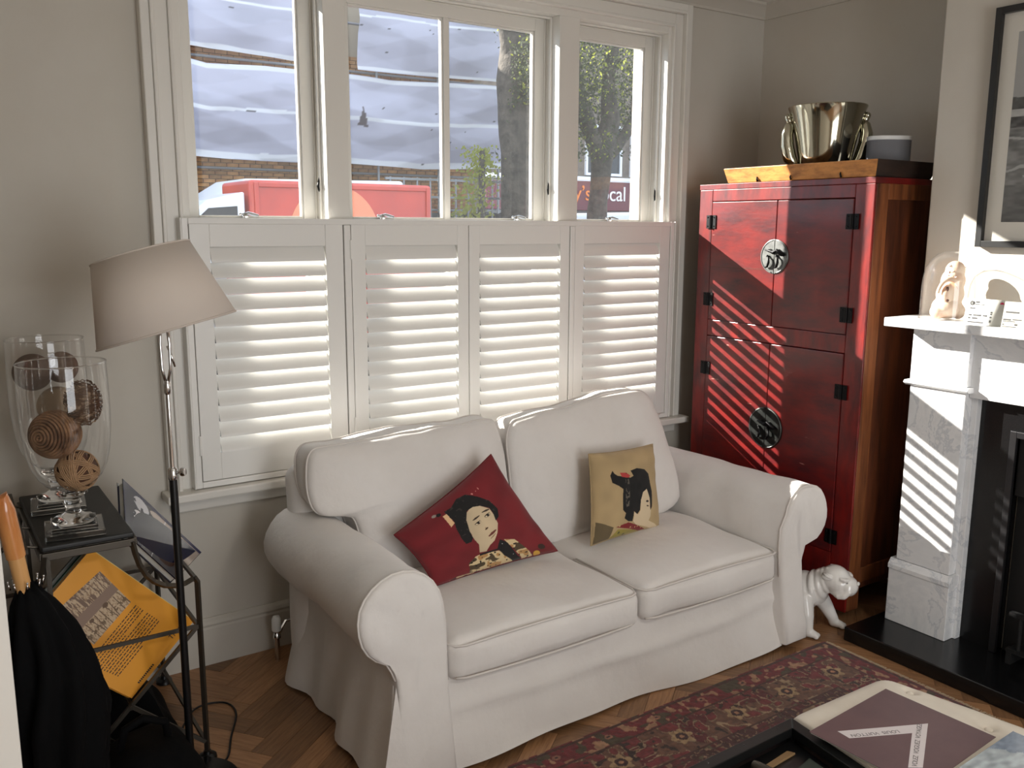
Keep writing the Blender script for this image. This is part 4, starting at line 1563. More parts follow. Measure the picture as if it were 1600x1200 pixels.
part('body', G().prism([p + Vector((0, 0, spz + .002)) for p in oval(.091)], (0, 0, .152)), MT['speaker'], sp, smooth=40)
part('top_cap', G().prism([p + Vector((0, 0, spz + .154)) for p in oval(.093)], (0, 0, .018)), MT['whiteplastic'], sp, smooth=40, bevel=.003)
part('foot', G().prism([p + Vector((0, 0, spz)) for p in oval(.085)], (0, 0, .003)), MT['whiteplastic'], sp)

# ================================================================ FIREPLACE
fp = thing('fireplace', 'white veined marble chimneypiece with a black slate surround', 'fireplace', (1.9, -2.15, .06))
YL0, YL1 = -1.335, -1.568          # left pilaster
YR0, YR1 = -2.75, -2.983
MM = MT['marble']
for (a, b) in ((YL0, YL1), (YR0, YR1)):
    lo_, hi_ = b, a
    part('pilaster', G().box(1.815, 1.93, lo_, hi_, .335, 1.085), MM, fp, bevel=.003)
    part('pilaster_block', G().box(1.812, 1.93, lo_ - .003, hi_ + .003, 1.103, 1.322), MM, fp, bevel=.003)
    part('moulding', G().prism([(1.79, lo_ - .018, 1.092), (1.798, lo_ - .018, 1.103), (1.93, lo_ - .018, 1.103), (1.93, lo_ - .018, 1.082), (1.805, lo_ - .018, 1.082)], (0, hi_ - lo_ + .036, 0)), MM, fp, bevel=.0015)
    part('plinth', G().box(1.802, 1.93, lo_ - .012, hi_ + .022, .0605, .292), MM, fp, bevel=.003)
    part('moulding', G().prism([(1.797, lo_ - .016, .2925), (1.797, lo_ - .016, .31), (1.806, lo_ - .016, .322), (1.815, lo_ - .016, .334), (1.93, lo_ - .016, .334), (1.93, lo_ - .016, .2925)], (0, hi_ - lo_ + .040, 0)), MM, fp, bevel=.001)
part('slip', G().box(1.862, 1.93, YL1 - .024, YL1, .0605, 1.06), MM, fp, bevel=.002)
part('slip', G().box(1.862, 1.93, YR0, YR0 + .024, .0605, 1.06), MM, fp, bevel=.002)
part('frieze', G().box(1.838, 1.93, YR0 + .001, YL1 - .001, 1.062, 1.322), MM, fp, bevel=.003)
part('shelf', G().box(1.70, 1.945, YR1 - .068, YL0 + .066, 1.3225, 1.358), MM, fp, bevel=.004, seg=3)
hs = struct('trim_5', G().box(1.587, 1.95, -3.12, -1.268, 0, .060), MT['slate'], bevel=.004)
# black surround and firebox
g = G()
g.box(1.895, 1.948, YL1 - .024, -1.735, .0605, 1.06).box(1.895, 1.948, -2.585, YR0 + .024, .0605, 1.06).box(1.895, 1.948, -2.585, -1.735, .93, 1.06)
part('slate_surround', g, MT['slate'], fp)
g = G()
uframe(g, 0, 0, 0, 0, 0, 0, 0) if False else None
g.box(1.875, 1.892, -1.745, -1.72, .0605, .955).box(1.875, 1.892, -2.60, -2.575, .0605, .955).box(1.875, 1.892, -2.575, -1.745, .93, .955)
part('insert_frame', g, M('dark_polished_steel', (70, 70, 72), .3, .9), fp, bevel=.002, label='dark polished metal edge of the insert')
g = G()
g.box(1.90, 1.945, -2.575, -1.745, .70, .93).box(1.93, 1.945, -2.575, -1.745, .0605, .70)
part('hood', g, MT['grate'], fp, bevel=.004)
g = G()
for k in range(9):
    y = -2.45 + k * .075
    g.tube([(1.84, y, .12), (1.835, y, .26)], .007, 8)
g.box(1.825, 1.85, -2.49, -1.81, .255, .27).box(1.825, 1.85, -2.49, -1.81, .11, .125).box(1.83, 1.93, -2.49, -2.47, .0605, .12).box(1.83, 1.93, -1.83, -1.81, .0605, .12)
part('grate', g, MT['grate'], fp, smooth=40)

# framed photograph
PX = 1.948
pf = thing('framed_photograph', 'large black-framed black-and-white seaside photograph above the mantel', 'picture', (PX, -2.1, 1.64))
fy0, fy1, fz0, fz1 = -2.62, -1.492, 1.640, 2.520
fw_ = .024
g = G()
for (ya, yb_, za, zb) in ((fy0, fy0 + fw_, fz0, fz1), (fy1 - fw_, fy1, fz0, fz1), (fy0 + fw_, fy1 - fw_, fz0, fz0 + fw_), (fy0 + fw_, fy1 - fw_, fz1 - fw_, fz1)):
    g.box(PX - .034, PX, ya, yb_, za, zb)
part('frame', g, M('black_frame', (30, 30, 30), .35), pf, bevel=.0015)
part('mount', G().box(PX - .012, PX - .008, fy0 + fw_, fy1 - fw_, fz0 + fw_, fz1 - fw_), M('white_mount', (222, 218, 208), .8), pf)


def paint_photo(u, v):
    c = np.zeros((len(u), 3))
    n1, n2, n3 = vnoise(u * 1.8, v, 9, 1), vnoise(u * 1.4, v * 3, 26, 2), vnoise(u, v, 60, 3)
    sky = 150 + 22 * v
    g_ = np.where(v > .645, sky, 0)
    hill = (v > .60) & (v <= .655 + .02 * n1)
    sea = v <= .60
    g_ = np.where(sea, 118 + 40 * (n2 - .5) + 30 * (n1 - .5), g_)
    g_ = np.where(hill, 62 + 30 * n3, g_)
    g_ = np.where((v > .56) & (v <= .60), 170 + 20 * n2, g_)
    rock = (v > .50) & (v < .56) & (n1 > .45)
    g_ = np.where(rock, 52 + 50 * n3, g_)
    foam = (np.abs(((v * 7.5 + .5 * n1 + u * .6) % 1) - .5) < .05) & (v < .5) & (v > .2)
    g_ = np.where(foam, 170, g_)
    g_ = np.where(v < .2, 82 + 26 * n2 + 60 * v, g_)
    # figure in a hat, its dark reflection below, seen from behind
    fx = .15
    fig = inell(u, v, (fx, .385), .028, .075) | inell(u, v, (fx - .010, .30), .022, .05)
    g_ = np.where(inpoly(u, v, [(fx - .05, .10), (fx + .055, .10), (fx + .045, .28), (fx - .035, .28)]) & (n3 > .2), 58 + 20 * n3, g_)
    g_ = np.where(fig, 150 + 60 * (n3 - .5), g_)
    g_ = np.where(inell(u, v, (fx - .012, .335), .032, .028), 34, g_)
    g_ = np.where(inpoly(u, v, [(fx - .02, .30), (fx - .085, .245), (fx - .08, .238), (fx, .27)]), 175, g_)
    g_ = np.where(inell(u, v, (fx + .005, .452), .018, .018), 60, g_)
    g_ = np.where(inell(u, v, (fx + .005, .462), .046, .009) | inell(u, v, (fx + .008, .477), .02, .014), 190, g_)
    g_ = np.where(inell(u, v, (fx + .008, .470), .021, .004), 40, g_)
    # two more figures further along
    for q, s_ in ((.40, .8), (.62, .7)):
        g_ = np.where(inell(u, v, (q, .40), .022 * s_, .07 * s_), 60, g_)
        g_ = np.where(inell(u, v, (q, .465), .012, .016), 150, g_)
    c[:, 0] = g_; c[:, 1] = g_; c[:, 2] = g_ * .985
    return c


iz0, iz1, iy0, iy1 = 1.735, 2.425, fy0 + .09, fy1 - .083
sheet_on('print', [(PX - .0125, iy1, iz0), (PX - .0125, iy0, iz0), (PX - .0125, iy0, iz1), (PX - .0125, iy1, iz1)], 300, 260, MT['vcm'], paint_photo, pf)
part('glazing', G().box(PX - .020, PX - .018, fy0 + fw_, fy1 - fw_, fz0 + fw_, fz1 - fw_), MT['picglass'], pf)

# glass dome with a carved hooded figure
dx, dy, dz = 1.825, -1.455, 1.3585
dm = thing('glass_dome', 'clear glass dome standing on the end of the marble mantelpiece', 'dome', (dx, dy, dz))
prof = [(.098, .004), (.0985, .06), (.0975, .13), (.094, .17), (.085, .205), (.070, .233), (.048, .253), (.024, .263), (0.0, .266)]
part('dome', G().lathe(prof, (dx, dy, dz), 40, cap=False), MT['clear'], dm, smooth=True)
part('rim', G().tube([(dx + .098 * math.cos(t), dy + .098 * math.sin(t), dz + .004) for t in [2 * math.pi * k / 40 for k in range(40)]], .0035, 6, closed=True), MT['clear'], dm, smooth=True)
hf = thing('carved_figure', 'pale carved hooded figure with dark hollow eye and mouth under the glass dome', 'ornament', (dx, dy, dz))
g = G()
vw = Vector((.83, -.56, 0)); tow = Vector((-.79, -.61, 0))


def dp(a, b, z): return Vector((dx, dy, dz)) + vw * a + tow * b + Vector((0, 0, z))


for (a, b, z, r) in ((0, 0, .048, (.062, .055, .046)), (.008, 0, .10, (.056, .05, .055)), (.016, -.004, .15, (.048, .044, .05)), (.022, -.008, .19, (.038, .036, .038)), (-.036, .015, .032, (.030, .03, .030)), (.044, .01, .032, (.026, .028, .030))):
    g.sph(dp(a, b, z), r, 18, 12)
o = part('body', g, MT['carved'], hf, smooth=True)
rm = o.modifiers.new('remesh', 'REMESH'); rm.mode = 'VOXEL'; rm.voxel_size = .004; rm.use_smooth_shade = True
sm = o.modifiers.new('smooth', 'SMOOTH'); sm.iterations = 6
# face with brow fold, sunk eye and mouth
g = G()
g.sph(dp(-.004, .036, .105), (.034, .022, .040), 16, 10)
part('face', g, MT['carved'], hf, smooth=True)
hood = []
for k in range(15):
    t = math.pi * k / 14
    hood.append(dp(-.004 - .040 * math.cos(t), .040 + .014 * math.sin(t), .105 + .055 * math.sin(t)))
part('hood_fold', G().tube(hood, [.005 + .004 * math.sin(math.pi * k / 14) for k in range(15)], 8), MT['carved'], hf, smooth=True)
g = G()
g.sph(dp(-.012, .0585, .122), (.0065, .005, .010), 10, 8).sph(dp(-.008, .056, .078), (.008, .005, .006), 10, 8)
part('hollows', g, MT['hollow'], hf, smooth=True, label='dark hollow eye and mouth')
g = G()
rs = random.Random(4)
for _ in range(16):
    z = rs.uniform(.155, .215); a = rs.uniform(-.01, .05)
    b = .036 - (abs(a - .02) * .5) - max(0, z - .17) * .4
    g.tube([dp(a, b, z), dp(a + rs.uniform(-.01, .01), b + .001, z + rs.uniform(-.01, .01)), dp(a + rs.uniform(-.016, .016), b - .002, z + rs.uniform(-.012, .012))], .0011, 5)
part('carved_lines', g, MT['hollow'], hf)

# tickets leaning on the mantelpiece
def ticket(lab, y0, y1, x0, x1, mat, fn):
    z0, z1 = 1.3585, 1.453
    t = thing('ticket', lab, 'ticket', (x0, (y0 + y1) / 2, z0), 'tickets on the mantelpiece')
    q = [(x0, y0, z0), (x1, y1, z0), (x1 + .016, y1, z1), (x0 + .016, y0, z1)]
    g = G().prism(q, (.0012, 0, 0))
    part('card', g, mat, t)
    fn(t, q)
    return t


def strip(q, u0, v0, u1, v1, off=.0006):
    a, b, c_, d = [Vector(p) for p in q]
    def P(u, v): return a.lerp(b, u).lerp(d.lerp(c_, u), v) - Vector((off, 0, 0))
    return [P(u0, v0), P(u1, v0), P(u1, v1), P(u0, v1)]


def t1(t, q):
    g = G()
    a, b, c_, d = [Vector(p) for p in q]
    ctr = a.lerp(b, .15).lerp(d.lerp(c_, .15), .82) - Vector((.001, 0, 0))
    g.lathe([(.0085, 0), (.0085, .0008)], ctr, 20, ax=(-1, 0, 0))
    for (u0, v0, u1, v1) in ((.23, .84, .33, .90), (.22, .765, .46, .795), (.11, .60, .24, .65), (.10, .33, .18, .39), (.22, .33, .42, .39), (.46, .33, .57, .39), (.10, .21, .16, .27), (.20, .21, .34, .27), (.10, .06, .5, .11)):
        g.prism(strip(q, u0, v0, u1, v1, .0008), (.0004, 0, 0))
    for k in range(16):
        v0 = .10 + k * .028
        if k in (5, 9, 10): continue
        g.prism(strip(q, .63, v0, .685, v0 + .013 + .006 * (k % 3), .0008), (.0004, 0, 0))
    part('print', g, MT['ink'], t)
    pk = G()
    pk.prism(strip(q, .83, .84, .93, .88, .0008), (.0004, 0, 0)).prism(strip(q, .85, .88, .91, .915, .0008), (.0004, 0, 0))
    part('emblem', pk, M('rose_red', (214, 60, 96), .5), t)
    text('lettering', 'C', .010, MT['paper'], frame(ctr + Vector((-.0014, .0035, -.0035)), (0, -1, 0), (0, 0, 1)), t, ext=.0001)


def t2(t, q):
    g = G()
    for (u0, v0, u1, v1) in ((.06, .58, .36, .63), (.03, .30, .20, .345), (.24, .32, .44, .35), (.03, .25, .3, .27), (.03, .12, .06, .16), (.30, .12, .36, .18), (.03, .05, .34, .07), (.5, .3, .8, .34)):
        g.prism(strip(q, u0, v0, u1, v1, .0008), (.0004, 0, 0))
    part('print', g, MT['ink'], t)
    w = G().prism(strip(q, .30, .66, .36, .80, .0008), (.0004, 0, 0)).prism(strip(q, .26, .68, .30, .74, .0008), (.0004, 0, 0))
    part('emblem', w, MT['paper'], t)


ticket('white ticket with a black roundel and barcode, beside the glass dome', -1.572, -1.722, 1.742, 1.742, MT['paper'], t1)
ticket('grey-green ticket at the right edge, overlapping the white ticket', -1.728, -1.885, 1.712, 1.712, M('grey_card', (150, 148, 140), .7), t2)

# ================================================================ CHINA BULLDOG
dog = thing('dog_figure', 'white glazed china bulldog standing between the sofa arm and the hearth', 'ornament', (1.52, -1.0, 0))
fd = Vector((.37, -.93, 0)).normalized()      # facing
sdv = Vector((-fd.y, fd.x, 0))                # dog's left (towards +x)
O_ = Vector((1.548, -1.062, 0))


def dq(f, s, z): return O_ + fd * f + sdv * s + Vector((0, 0, z))


qr = Matrix(((fd.x, sdv.x, 0), (fd.y, sdv.y, 0), (0, 0, 1)))
g = G()
B = [(-.20, 0, .172, (.075, .078, .074)), (-.13, 0, .182, (.085, .076, .070)), (-.05, 0, .172, (.09, .080, .074)), (.02, 0, .165, (.080, .092, .084)),
     (.07, 0, .185, (.055, .066, .075)), (.095, 0, .225, (.05, .058, .055)), (.145, 0, .248, (.062, .062, .056)), (.165, 0, .232, (.055, .060, .050)),
     (.202, 0, .224, (.040, .052, .042)), (.178, .030, .205, (.036, .026, .034)), (.178, -.030, .205, (.036, .026, .034)), (.165, 0, .195, (.040, .044, .022)),
     (.18, .028, .262, (.018, .018, .014)), (.18, -.028, .262, (.018, .018, .014)), (.222, 0, .240, (.014, .016, .012)),
     (-.245, 0, .20, (.018, .016, .018))]
for f, s, z, r in B:
    g.sph(dq(f, s, z), r, 20, 14, rot=qr)
# forward legs: near (right) upright, far (left) stepping forward; hind legs with stifle and hock
for pts, rr in (([(.04, -.070, .15), (.060, -.088, .09), (.070, -.094, .035), (.072, -.094, .018)], [.042, .032, .024, .023]),
                ([(.06, .050, .15), (.10, .062, .09), (.13, .068, .04), (.138, .070, .018)], [.042, .032, .024, .023]),
                ([(-.19, -.055, .15), (-.17, -.062, .10), (-.205, -.062, .06), (-.195, -.062, .018)], [.042, .032, .018, .018]),
                ([(-.21, .055, .15), (-.19, .062, .10), (-.225, .062, .06), (-.215, .062, .018)], [.042, .032, .018, .018])):
    P_ = [dq(*p) for p in pts]
    for i in range(len(P_) - 1):
        for q in range(5):
            t = q / 5
            g.sph(P_[i].lerp(P_[i + 1], t), rr[i] * (1 - t) + rr[i + 1] * t, 12, 8)
    e = pts[-1]
    g.sph(dq(e[0] + .014, e[1], .017), (.031, .023, .017), 14, 8, rot=qr)
    for k in (-1, 0, 1):
        g.sph(dq(e[0] + .038, e[1] + k * .012, .012), (.013, .0085, .012), 10, 6, rot=qr)
for (f0, z0, r_, w) in ((.092, .212, .058, .013), (.068, .192, .072, .014), (.110, .235, .052, .010)):
    g.tube([dq(f0 + .016 * math.cos(t), .97 * r_ * math.sin(t), z0 - .004 + r_ * .85 * -math.cos(t)) for t in [2 * math.pi * k / 28 for k in range(28)]], w, 8, closed=True)
for s_ in (-1, 1):
    g.tube([dq(.214, s_ * .020, .236), dq(.214, s_ * .040, .214), dq(.196, s_ * .050, .194), dq(.170, s_ * .052, .186)], [.010, .015, .015, .010], 8)
    g.tube([dq(.176, s_ * .052, .268), dq(.196, s_ * .044, .262), dq(.208, s_ * .026, .262)], [.006, .009, .006], 8)
body = part('body', g, MT['china'], dog, smooth=True)
rm = body.modifiers.new('remesh', 'REMESH'); rm.mode = 'VOXEL'; rm.voxel_size = .0038; rm.use_smooth_shade = True
sm = body.modifiers.new('smooth', 'SMOOTH'); sm.iterations = 3; sm.factor = .5
for s_ in (-1, 1):
    g = G()
    g.sph(dq(.128, s_ * .056, .268), (.024, .010, .017), 12, 8, rot=qr @ Matrix.Rotation(s_ * .5, 3, 'X'))
    g.tube([dq(.110, s_ * .056, .280), dq(.128, s_ * .068, .276), (dq(.146, s_ * .060, .262))], [.005, .007, .004], 8)
    part('ear', g, MT['china'], dog, smooth=True)
    part('eye', G().sph(dq(.203, s_ * .036, .250), .0065, 10, 8), M('china_grey', (120, 118, 114), .2), dog, smooth=True)
part('nose', G().sph(dq(.240, 0, .243), (.007, .014, .009), 12, 8, rot=qr), MT['china'], dog, smooth=True)

# ================================================================ RUG
rx0, rx1, ry0, ry1 = -.95, 1.490, -2.95, -1.243
nu, nv = 640, 430
u, v = uvs(nu, nv)
x = rx0 + (rx1 - rx0) * u; y = ry0 + (ry1 - ry0) * v
wx = x + .03 * (vnoise(x + 9, y + 9, 14, 1) - .5); wy = y + .03 * (vnoise(x + 9, y + 9, 14, 2) - .5)
n1, n2, n3, n4 = vnoise(wx + 9, wy + 9, 30, 3), vnoise(wx + 9, wy + 9, 52, 4), vnoise(wx + 9, wy + 9, 13, 5), vnoise(x + 9, y + 9, 90, 6)
d = np.minimum.reduce([ry1 - y, y - ry0, rx1 - x, x - rx0])
c = np.zeros((len(u), 3)) + np.array([90, 34, 37.])
c[(n3 > .62)] = (72, 38, 38)
vine = np.abs(n1 - .5) < .030
c[vine] = (138, 112, 88)
c[(n2 > .72)] = (126, 102, 76)
c[(n2 > .82)] = (64, 34, 34)
c[(n2 < .16)] = (88, 80, 58)
bd = (d > .10) & (d < .27)
c[bd & (n3 > .42)] = (104, 72, 56)
c[bd & (n1 > .6)] = (112, 44, 46)
c[bd & vine] = (148, 126, 100)
c[bd & (n2 > .8)] = (52, 34, 32)
c[(d < .10)] = (108, 36, 40)
c[(d < .10) & (n2 > .68)] = (158, 120, 92)
c[(d < .10) & (n1 > .74)] = (72, 62, 44)
for a_, w_ in ((.010, .006), (.098, .004), (.272, .004), (.30, .003)):
    c[np.abs(d - a_) < w_] = (70, 40, 34)
# flower rosettes down the border
for k in range(12):
    for cx_, cy_ in ((rx1 - .19 - k * .27, ry1 - .185),):
        rr = np.hypot(x - cx_, y - cy_)
        an = np.arctan2(y - cy_, x - cx_)
        pet = rr < .038 * (1 + .22 * np.cos(6 * an))
        c[pet] = (160, 132, 98); c[rr < .022] = (58, 30, 32); c[rr < .009] = (168, 120, 90)
for k in range(14):
    for cx_, cy_ in ((rx1 - .33 - k * .22, ry1 - .05),):
        rr = np.hypot(x - cx_, (y - cy_) * 1.3)
        c[rr < .016] = (150, 104, 84); c[rr < .007] = (50, 28, 30)
c *= (.82 + .3 * n4)[:, None]
z = .009 + .0012 * n4
P = np.stack([x, y, z], 1)
rug = thing('rug', 'worn dark red patterned oriental rug on the floor in front of the sofa', 'rug', (.3, -2.0, 0))
fast_grid('pile', P, nu, nv, MT['rugv'], rug, c)
part('backing', G().box(rx0, rx1, ry0, ry1, .0005, .0085), MT['rugv'].copy() if False else M('rug_edge', (110, 60, 50), .95), rug)
g = G()
rs = random.Random(3)
for k in range(330):
    y_ = ry0 + (ry1 - ry0) * k / 330
    g.tube([(rx1 - .003, y_, .006), (rx1 + .012, y_ + rs.uniform(-.003, .003), .005), (rx1 + .026, y_ + rs.uniform(-.006, .006), .0025)], .0017, 4)
part('fringe', g, MT['fringe'], rug)['kind'] = 'stuff'

# ================================================================ COFFEE TABLE, OTTOMAN, BOOKS
ct = thing('coffee_table', 'low black metal coffee table with an open recessed top beside the cream ottoman', 'table', (-.3, -2.45, .01))
TA = [(-.90, -2.03), (.306, -2.004), (.186, -2.9), (-.90, -2.9)]
def inset(q, w):
    c_ = Vector((sum(p[0] for p in q) / 4, sum(p[1] for p in q) / 4))
    out = []
    n = len(q)
    for i in range(n):
        p = Vector(q[i]); a = (Vector(q[i - 1]) - p).normalized(); b = (Vector(q[(i + 1) % n]) - p).normalized()
        s_ = abs(a.x * b.y - a.y * b.x)
        out.append(p + (a + b) * (w / s_))
    return out
I_ = inset(TA, .034)
g = G()
for i in range(4):
    j = (i + 1) % 4
    g.prism([(TA[i][0], TA[i][1], .395), (TA[j][0], TA[j][1], .395), (I_[j].x, I_[j].y, .395), (I_[i].x, I_[i].y, .395)], (0, 0, .026))
part('top_frame', g, MT['blackm'], ct, bevel=.002)
for p in inset(TA, .018):
    part('leg', G().box(p.x - .014, p.x + .014, p.y - .014, p.y + .014, .0105, .395), MT['blackm'], ct, bevel=.002)
part('shelf', G().prism([(p.x, p.y, .372) for p in inset(TA, .03)], (0, 0, .010)), MT['black'], ct)
g = G()
J_ = inset(TA, .006)
for i in range(4):
    j = (i + 1) % 4
    a_, b_ = J_[i], J_[j]
    g.prism([(a_.x, a_.y, .340), (b_.x, b_.y, .340), (inset(TA, .016)[j].x, inset(TA, .016)[j].y, .340), (inset(TA, .016)[i].x, inset(TA, .016)[i].y, .340)], (0, 0, .0545))
part('apron', g, MT['black'], ct)
for k in range(9):
    f = .06 + k * .11
    a = I_[0].lerp(I_[1], f)
    part('rivet', G().sph((TA[0][0] + (TA[1][0] - TA[0][0]) * f, TA[0][1] + (TA[1][1] - TA[0][1]) * f - .014, .421), (.003, .003, .0012), 8, 4), MT['black'], ct)
solo('torch', G().lathe([(.0, 0), (.012, 0), (.0135, .006), (.0135, .08), (.010, .09), (.010, .17), (0, .17)], (.085, -2.068, .3965), 20, ax=(.18, -.98, 0)), MT['bronze'], 'grey metal tube lying inside the open top of the black coffee table', 'torch', smooth=40)
solo('ruler', G().prism([(.105, -2.078, .3825), (.215, -2.066, .3825), (.225, -2.084, .3825), (.11, -2.092, .3825)], (0, 0, .006)), M('dull_tan_wood', (132, 104, 70), .6), 'tan wooden wedge lying beside the metal tube in the coffee table', 'ruler', bevel=.001)
solo('magazine', G().prism([(.125, -2.14, .3825), (.235, -2.12, .3825), (.205, -2.40, .3825), (.125, -2.40, .3825)], (0, 0, .006)), M('dull_green_cover', (50, 58, 50), .6), 'dull green magazine lying inside the open top of the black coffee table', 'magazine')

ot = thing('ottoman', 'cream leather buttoned ottoman carrying two large books', 'ottoman', (.5, -2.45, .01))
OQ = [(.312, -2.003), (.705, -2.010), (.875, -2.9), (.196, -2.9)]
BT = [(.686, -2.107), (.688, -2.329), (.725, -2.56), (.77, -2.79)]


def otp(u, v):
    p = (1 - u) * (1 - v) * Vector(OQ[3]) + u * (1 - v) * Vector(OQ[2]) + u * v * Vector(OQ[1]) + (1 - u) * v * Vector(OQ[0])
    # round the far right corner
    z = .432
    e = min(u, 1 - u) * .5
    ev = min(v, 1 - v) * .9
    z -= .020 * math.exp(-e / .010) * (1 if u > .5 else .35) + .016 * math.exp(-ev / .010)
    if u > .5 and v > .5:
        cu, cv = (1 - u) * .45, (1 - v) * .9
        r = .075
        if cu < r and cv < r:
            dd = math.hypot(r - cu, r - cv)
            if dd > r:
                k = r / dd
                nu_, nv_ = r - (r - cu) * k, r - (r - cv) * k
                u2, v2 = 1 - nu_ / .45, 1 - nv_ / .9
                p = (1 - u2) * (1 - v2) * Vector(OQ[3]) + u2 * (1 - v2) * Vector(OQ[2]) + u2 * v2 * Vector(OQ[1]) + (1 - u2) * v2 * Vector(OQ[0])
    for bx_, by_ in BT:
        q = math.hypot(p.x - bx_, p.y - by_)
        z -= .013 * math.exp(-(q / .017) ** 2) + .003 * math.exp(-((p.x - bx_) / .02) ** 2 - ((p.y - by_) / .09) ** 2)
    z += .002 * noise.noise(Vector((p.x, p.y, 0)) * 14)
    return (p.x, p.y, z)


g = G().grid(otp, 90, 140)
nn = 91
edge = [i for i in range(91)] + [j * nn + 90 for j in range(1, 141)] + [140 * nn + i for i in range(89, -1, -1)] + [j * nn for j in range(139, 0, -1)]
for hz in (.36, .345):
    o0 = len(g.v)
    g.v += [(g.v[e][0], g.v[e][1], hz) for e in edge]
    src = edge if hz == .36 else list(range(o0 - len(edge), o0))
    for k in range(len(edge)):
        l = (k + 1) % len(edge)
        g.f.append((src[l], src[k], o0 + k, o0 + l))
part('seat', g, MT['cream'], ot, smooth=60)
for bx_, by_ in BT:
    part('button', G().sph((bx_, by_, .4205), (.0105, .0105, .0045), 14, 8), MT['cream'], ot, smooth=True)
q = inset(OQ, .03)
part('frame', G().prism([(p.x, p.y, .31) for p in q], (0, 0, .034)), MT['blackm'], ot)
for p in inset(OQ, .05):
    part('leg', G().box(p.x - .015, p.x + .015, p.y - .015, p.y + .015, .0105, .31), MT['chrome'], ot, bevel=.002)

# large plum book with a white chevron
Q = [(.280, -2.393), (.639, -2.372), (.622, -2.072), (.263, -2.093)]
bk1 = thing('book', 'large plum-brown softback with a white lettered chevron, lying on the cream ottoman', 'book', (.45, -2.23, .434))
part('pages', G().prism([(p.x, p.y, .4345) for p in inset(Q, .003)], (0, 0, .0035)), MT['paper'], bk1)
part('cover', G().prism([(p[0], p[1], .438) for p in Q], (0, 0, .0015)), MT['plum'], bk1, bevel=.0005)
z = .4398
g = G().prism([(.324, -2.133, z), (.552, -2.241, z), (.476, -2.244, z), (.322, -2.170, z)], (0, 0, .0003))
g.prism([(.552, -2.241, z), (.360, -2.345, z), (.331, -2.325, z), (.476, -2.244, z)], (0, 0, .0003))
bd_ = part('chevron', g, MT['band'], bk1)
a = Vector((.458, -2.216, z + .0006)); b = Vector((.330, -2.157, z + .0006))
text('lettering', 'LOUIS  VUITTON', .0175, MT['inkgrey'], frame(a, b - a, Vector((0, 0, 1)).cross(b - a)), bk1, ext=.0001)
a = Vector((.350, -2.336, z + .0006)); b = Vector((.525, -2.240, z + .0006))
text('lettering', 'VOLEZ  VOGUEZ  VOYAGEZ', .0165, MT['inkgrey'], frame(a, b - a, Vector((0, 0, 1)).cross(b - a)), bk1, ext=.0001)
bk2 = thing('book', 'book with a grey-blue seascape cover at the lower right corner of the ottoman', 'book', (.52, -2.5, .434))
Q2 = [(.36, -2.700), (.690, -2.695), (.678, -2.393), (.352, -2.405)]
part('pages', G().prism([(p.x, p.y, .4345) for p in inset(Q2, .003)], (0, 0, .018)), MT['paper'], bk2)


def paint_sea(u, v):
    c = np.zeros((len(u), 3))
    n = vnoise(u * 2 + v, v * 3, 7, 3); n2 = vnoise(u, v * 2, 24, 5)
    g_ = 120 + 60 * n + 20 * n2
    c[:, 0] = g_ * .93; c[:, 1] = g_ * .99; c[:, 2] = g_ * 1.02
    m = (u + v * .6 > 1.18 + .1 * n)
    c[m] = np.array([92, 108, 128.]) + (30 * (n2[m] - .5))[:, None]
    return c


sheet_on('cover', [(*p, .453) for p in Q2], 90, 80, MT['vcg'], paint_sea, bk2)
part('boards', G().prism([(*p, .4525) for p in Q2], (0, 0, .0004)), MT['ink'], bk2)

# ================================================================ LAMP
LX, LY = -.960, -.785
lp = thing('floor_lamp', 'floor lamp with a tilted white drum shade on a chrome and black pole', 'lamp', (LX, LY, 0))
part('base', G().lathe([(0, 0), (.135, 0), (.14, .004), (.14, .014), (.132, .02), (.03, .024), (.016, .035), (0.011, .05)], (LX, LY, 0), 40), MT['black'], lp, smooth=40)
part('pole', G().tube([(LX, LY, .04), (LX, LY, .985)], .0115, 16), MT['black'], lp, smooth=40)
c_ = part('collar', G().lathe([(.0125, 0), (.0135, .004), (.0135, .03), (.009, .036)], (LX, LY, .985), 16), MT['chrome'], lp, smooth=40)
part('knob', G().lathe([(.004, 0), (.004, .012), (.012, .013), (.013, .018), (.011, .025), (0, .026)], (LX + .01, LY - .004, 1.005), 16, ax=(.8, -.6, .1)), MT['chrome'], c_, smooth=40)
part('stem', G().tube([(LX, LY, 1.0), (LX, LY, 1.255)], .0065, 14), MT['chrome'], lp, smooth=40)
Rv = Vector((.83, -.56, 0))
L0 = Vector((LX, LY, 0))
part('joint', G().lathe([(.007, 0), (.010, .005), (.010, .03), (.007, .04)], (LX, LY, 1.235), 14), MT['chrome'], lp, smooth=40)
g = G()
for s_ in (-1, 1):
    g.tube([L0 + Rv * .002 * s_ + Vector((0, 0, 1.265)), L0 + Rv * .012 * s_ + Vector((0, 0, 1.31)), L0 + Rv * .013 * s_ + Vector((0, 0, 1.38)), L0 + Rv * .007 * s_ + Vector((0, 0, 1.47))], .0045, 8)
part('fork', g, MT['chrome'], lp, smooth=True)
part('lever', G().tube([L0 + Rv * .008 + Vector((0, 0, 1.375)), L0 + Rv * .026 + Vector((0, 0, 1.315))], [.0045, .003], 8), MT['chrome'], lp, smooth=True)
ta = math.radians(16)
axv = (Vector((0, 0, 1)) * math.cos(ta) - Rv.normalized() * math.sin(ta)).normalized()
sc_ = L0 + Vector((0, 0, 1.416)) + Rv * .012
prof = [(.187, 0), (.1865, .003), (.1405, .232), (.1395, .232), (.1855, .002)]
shd = part('lamp_shade', G().lathe([(.193, 0), (.134, .228)], sc_, 64, ax=axv, cap=False), MT['lamp'], lp, smooth=True)
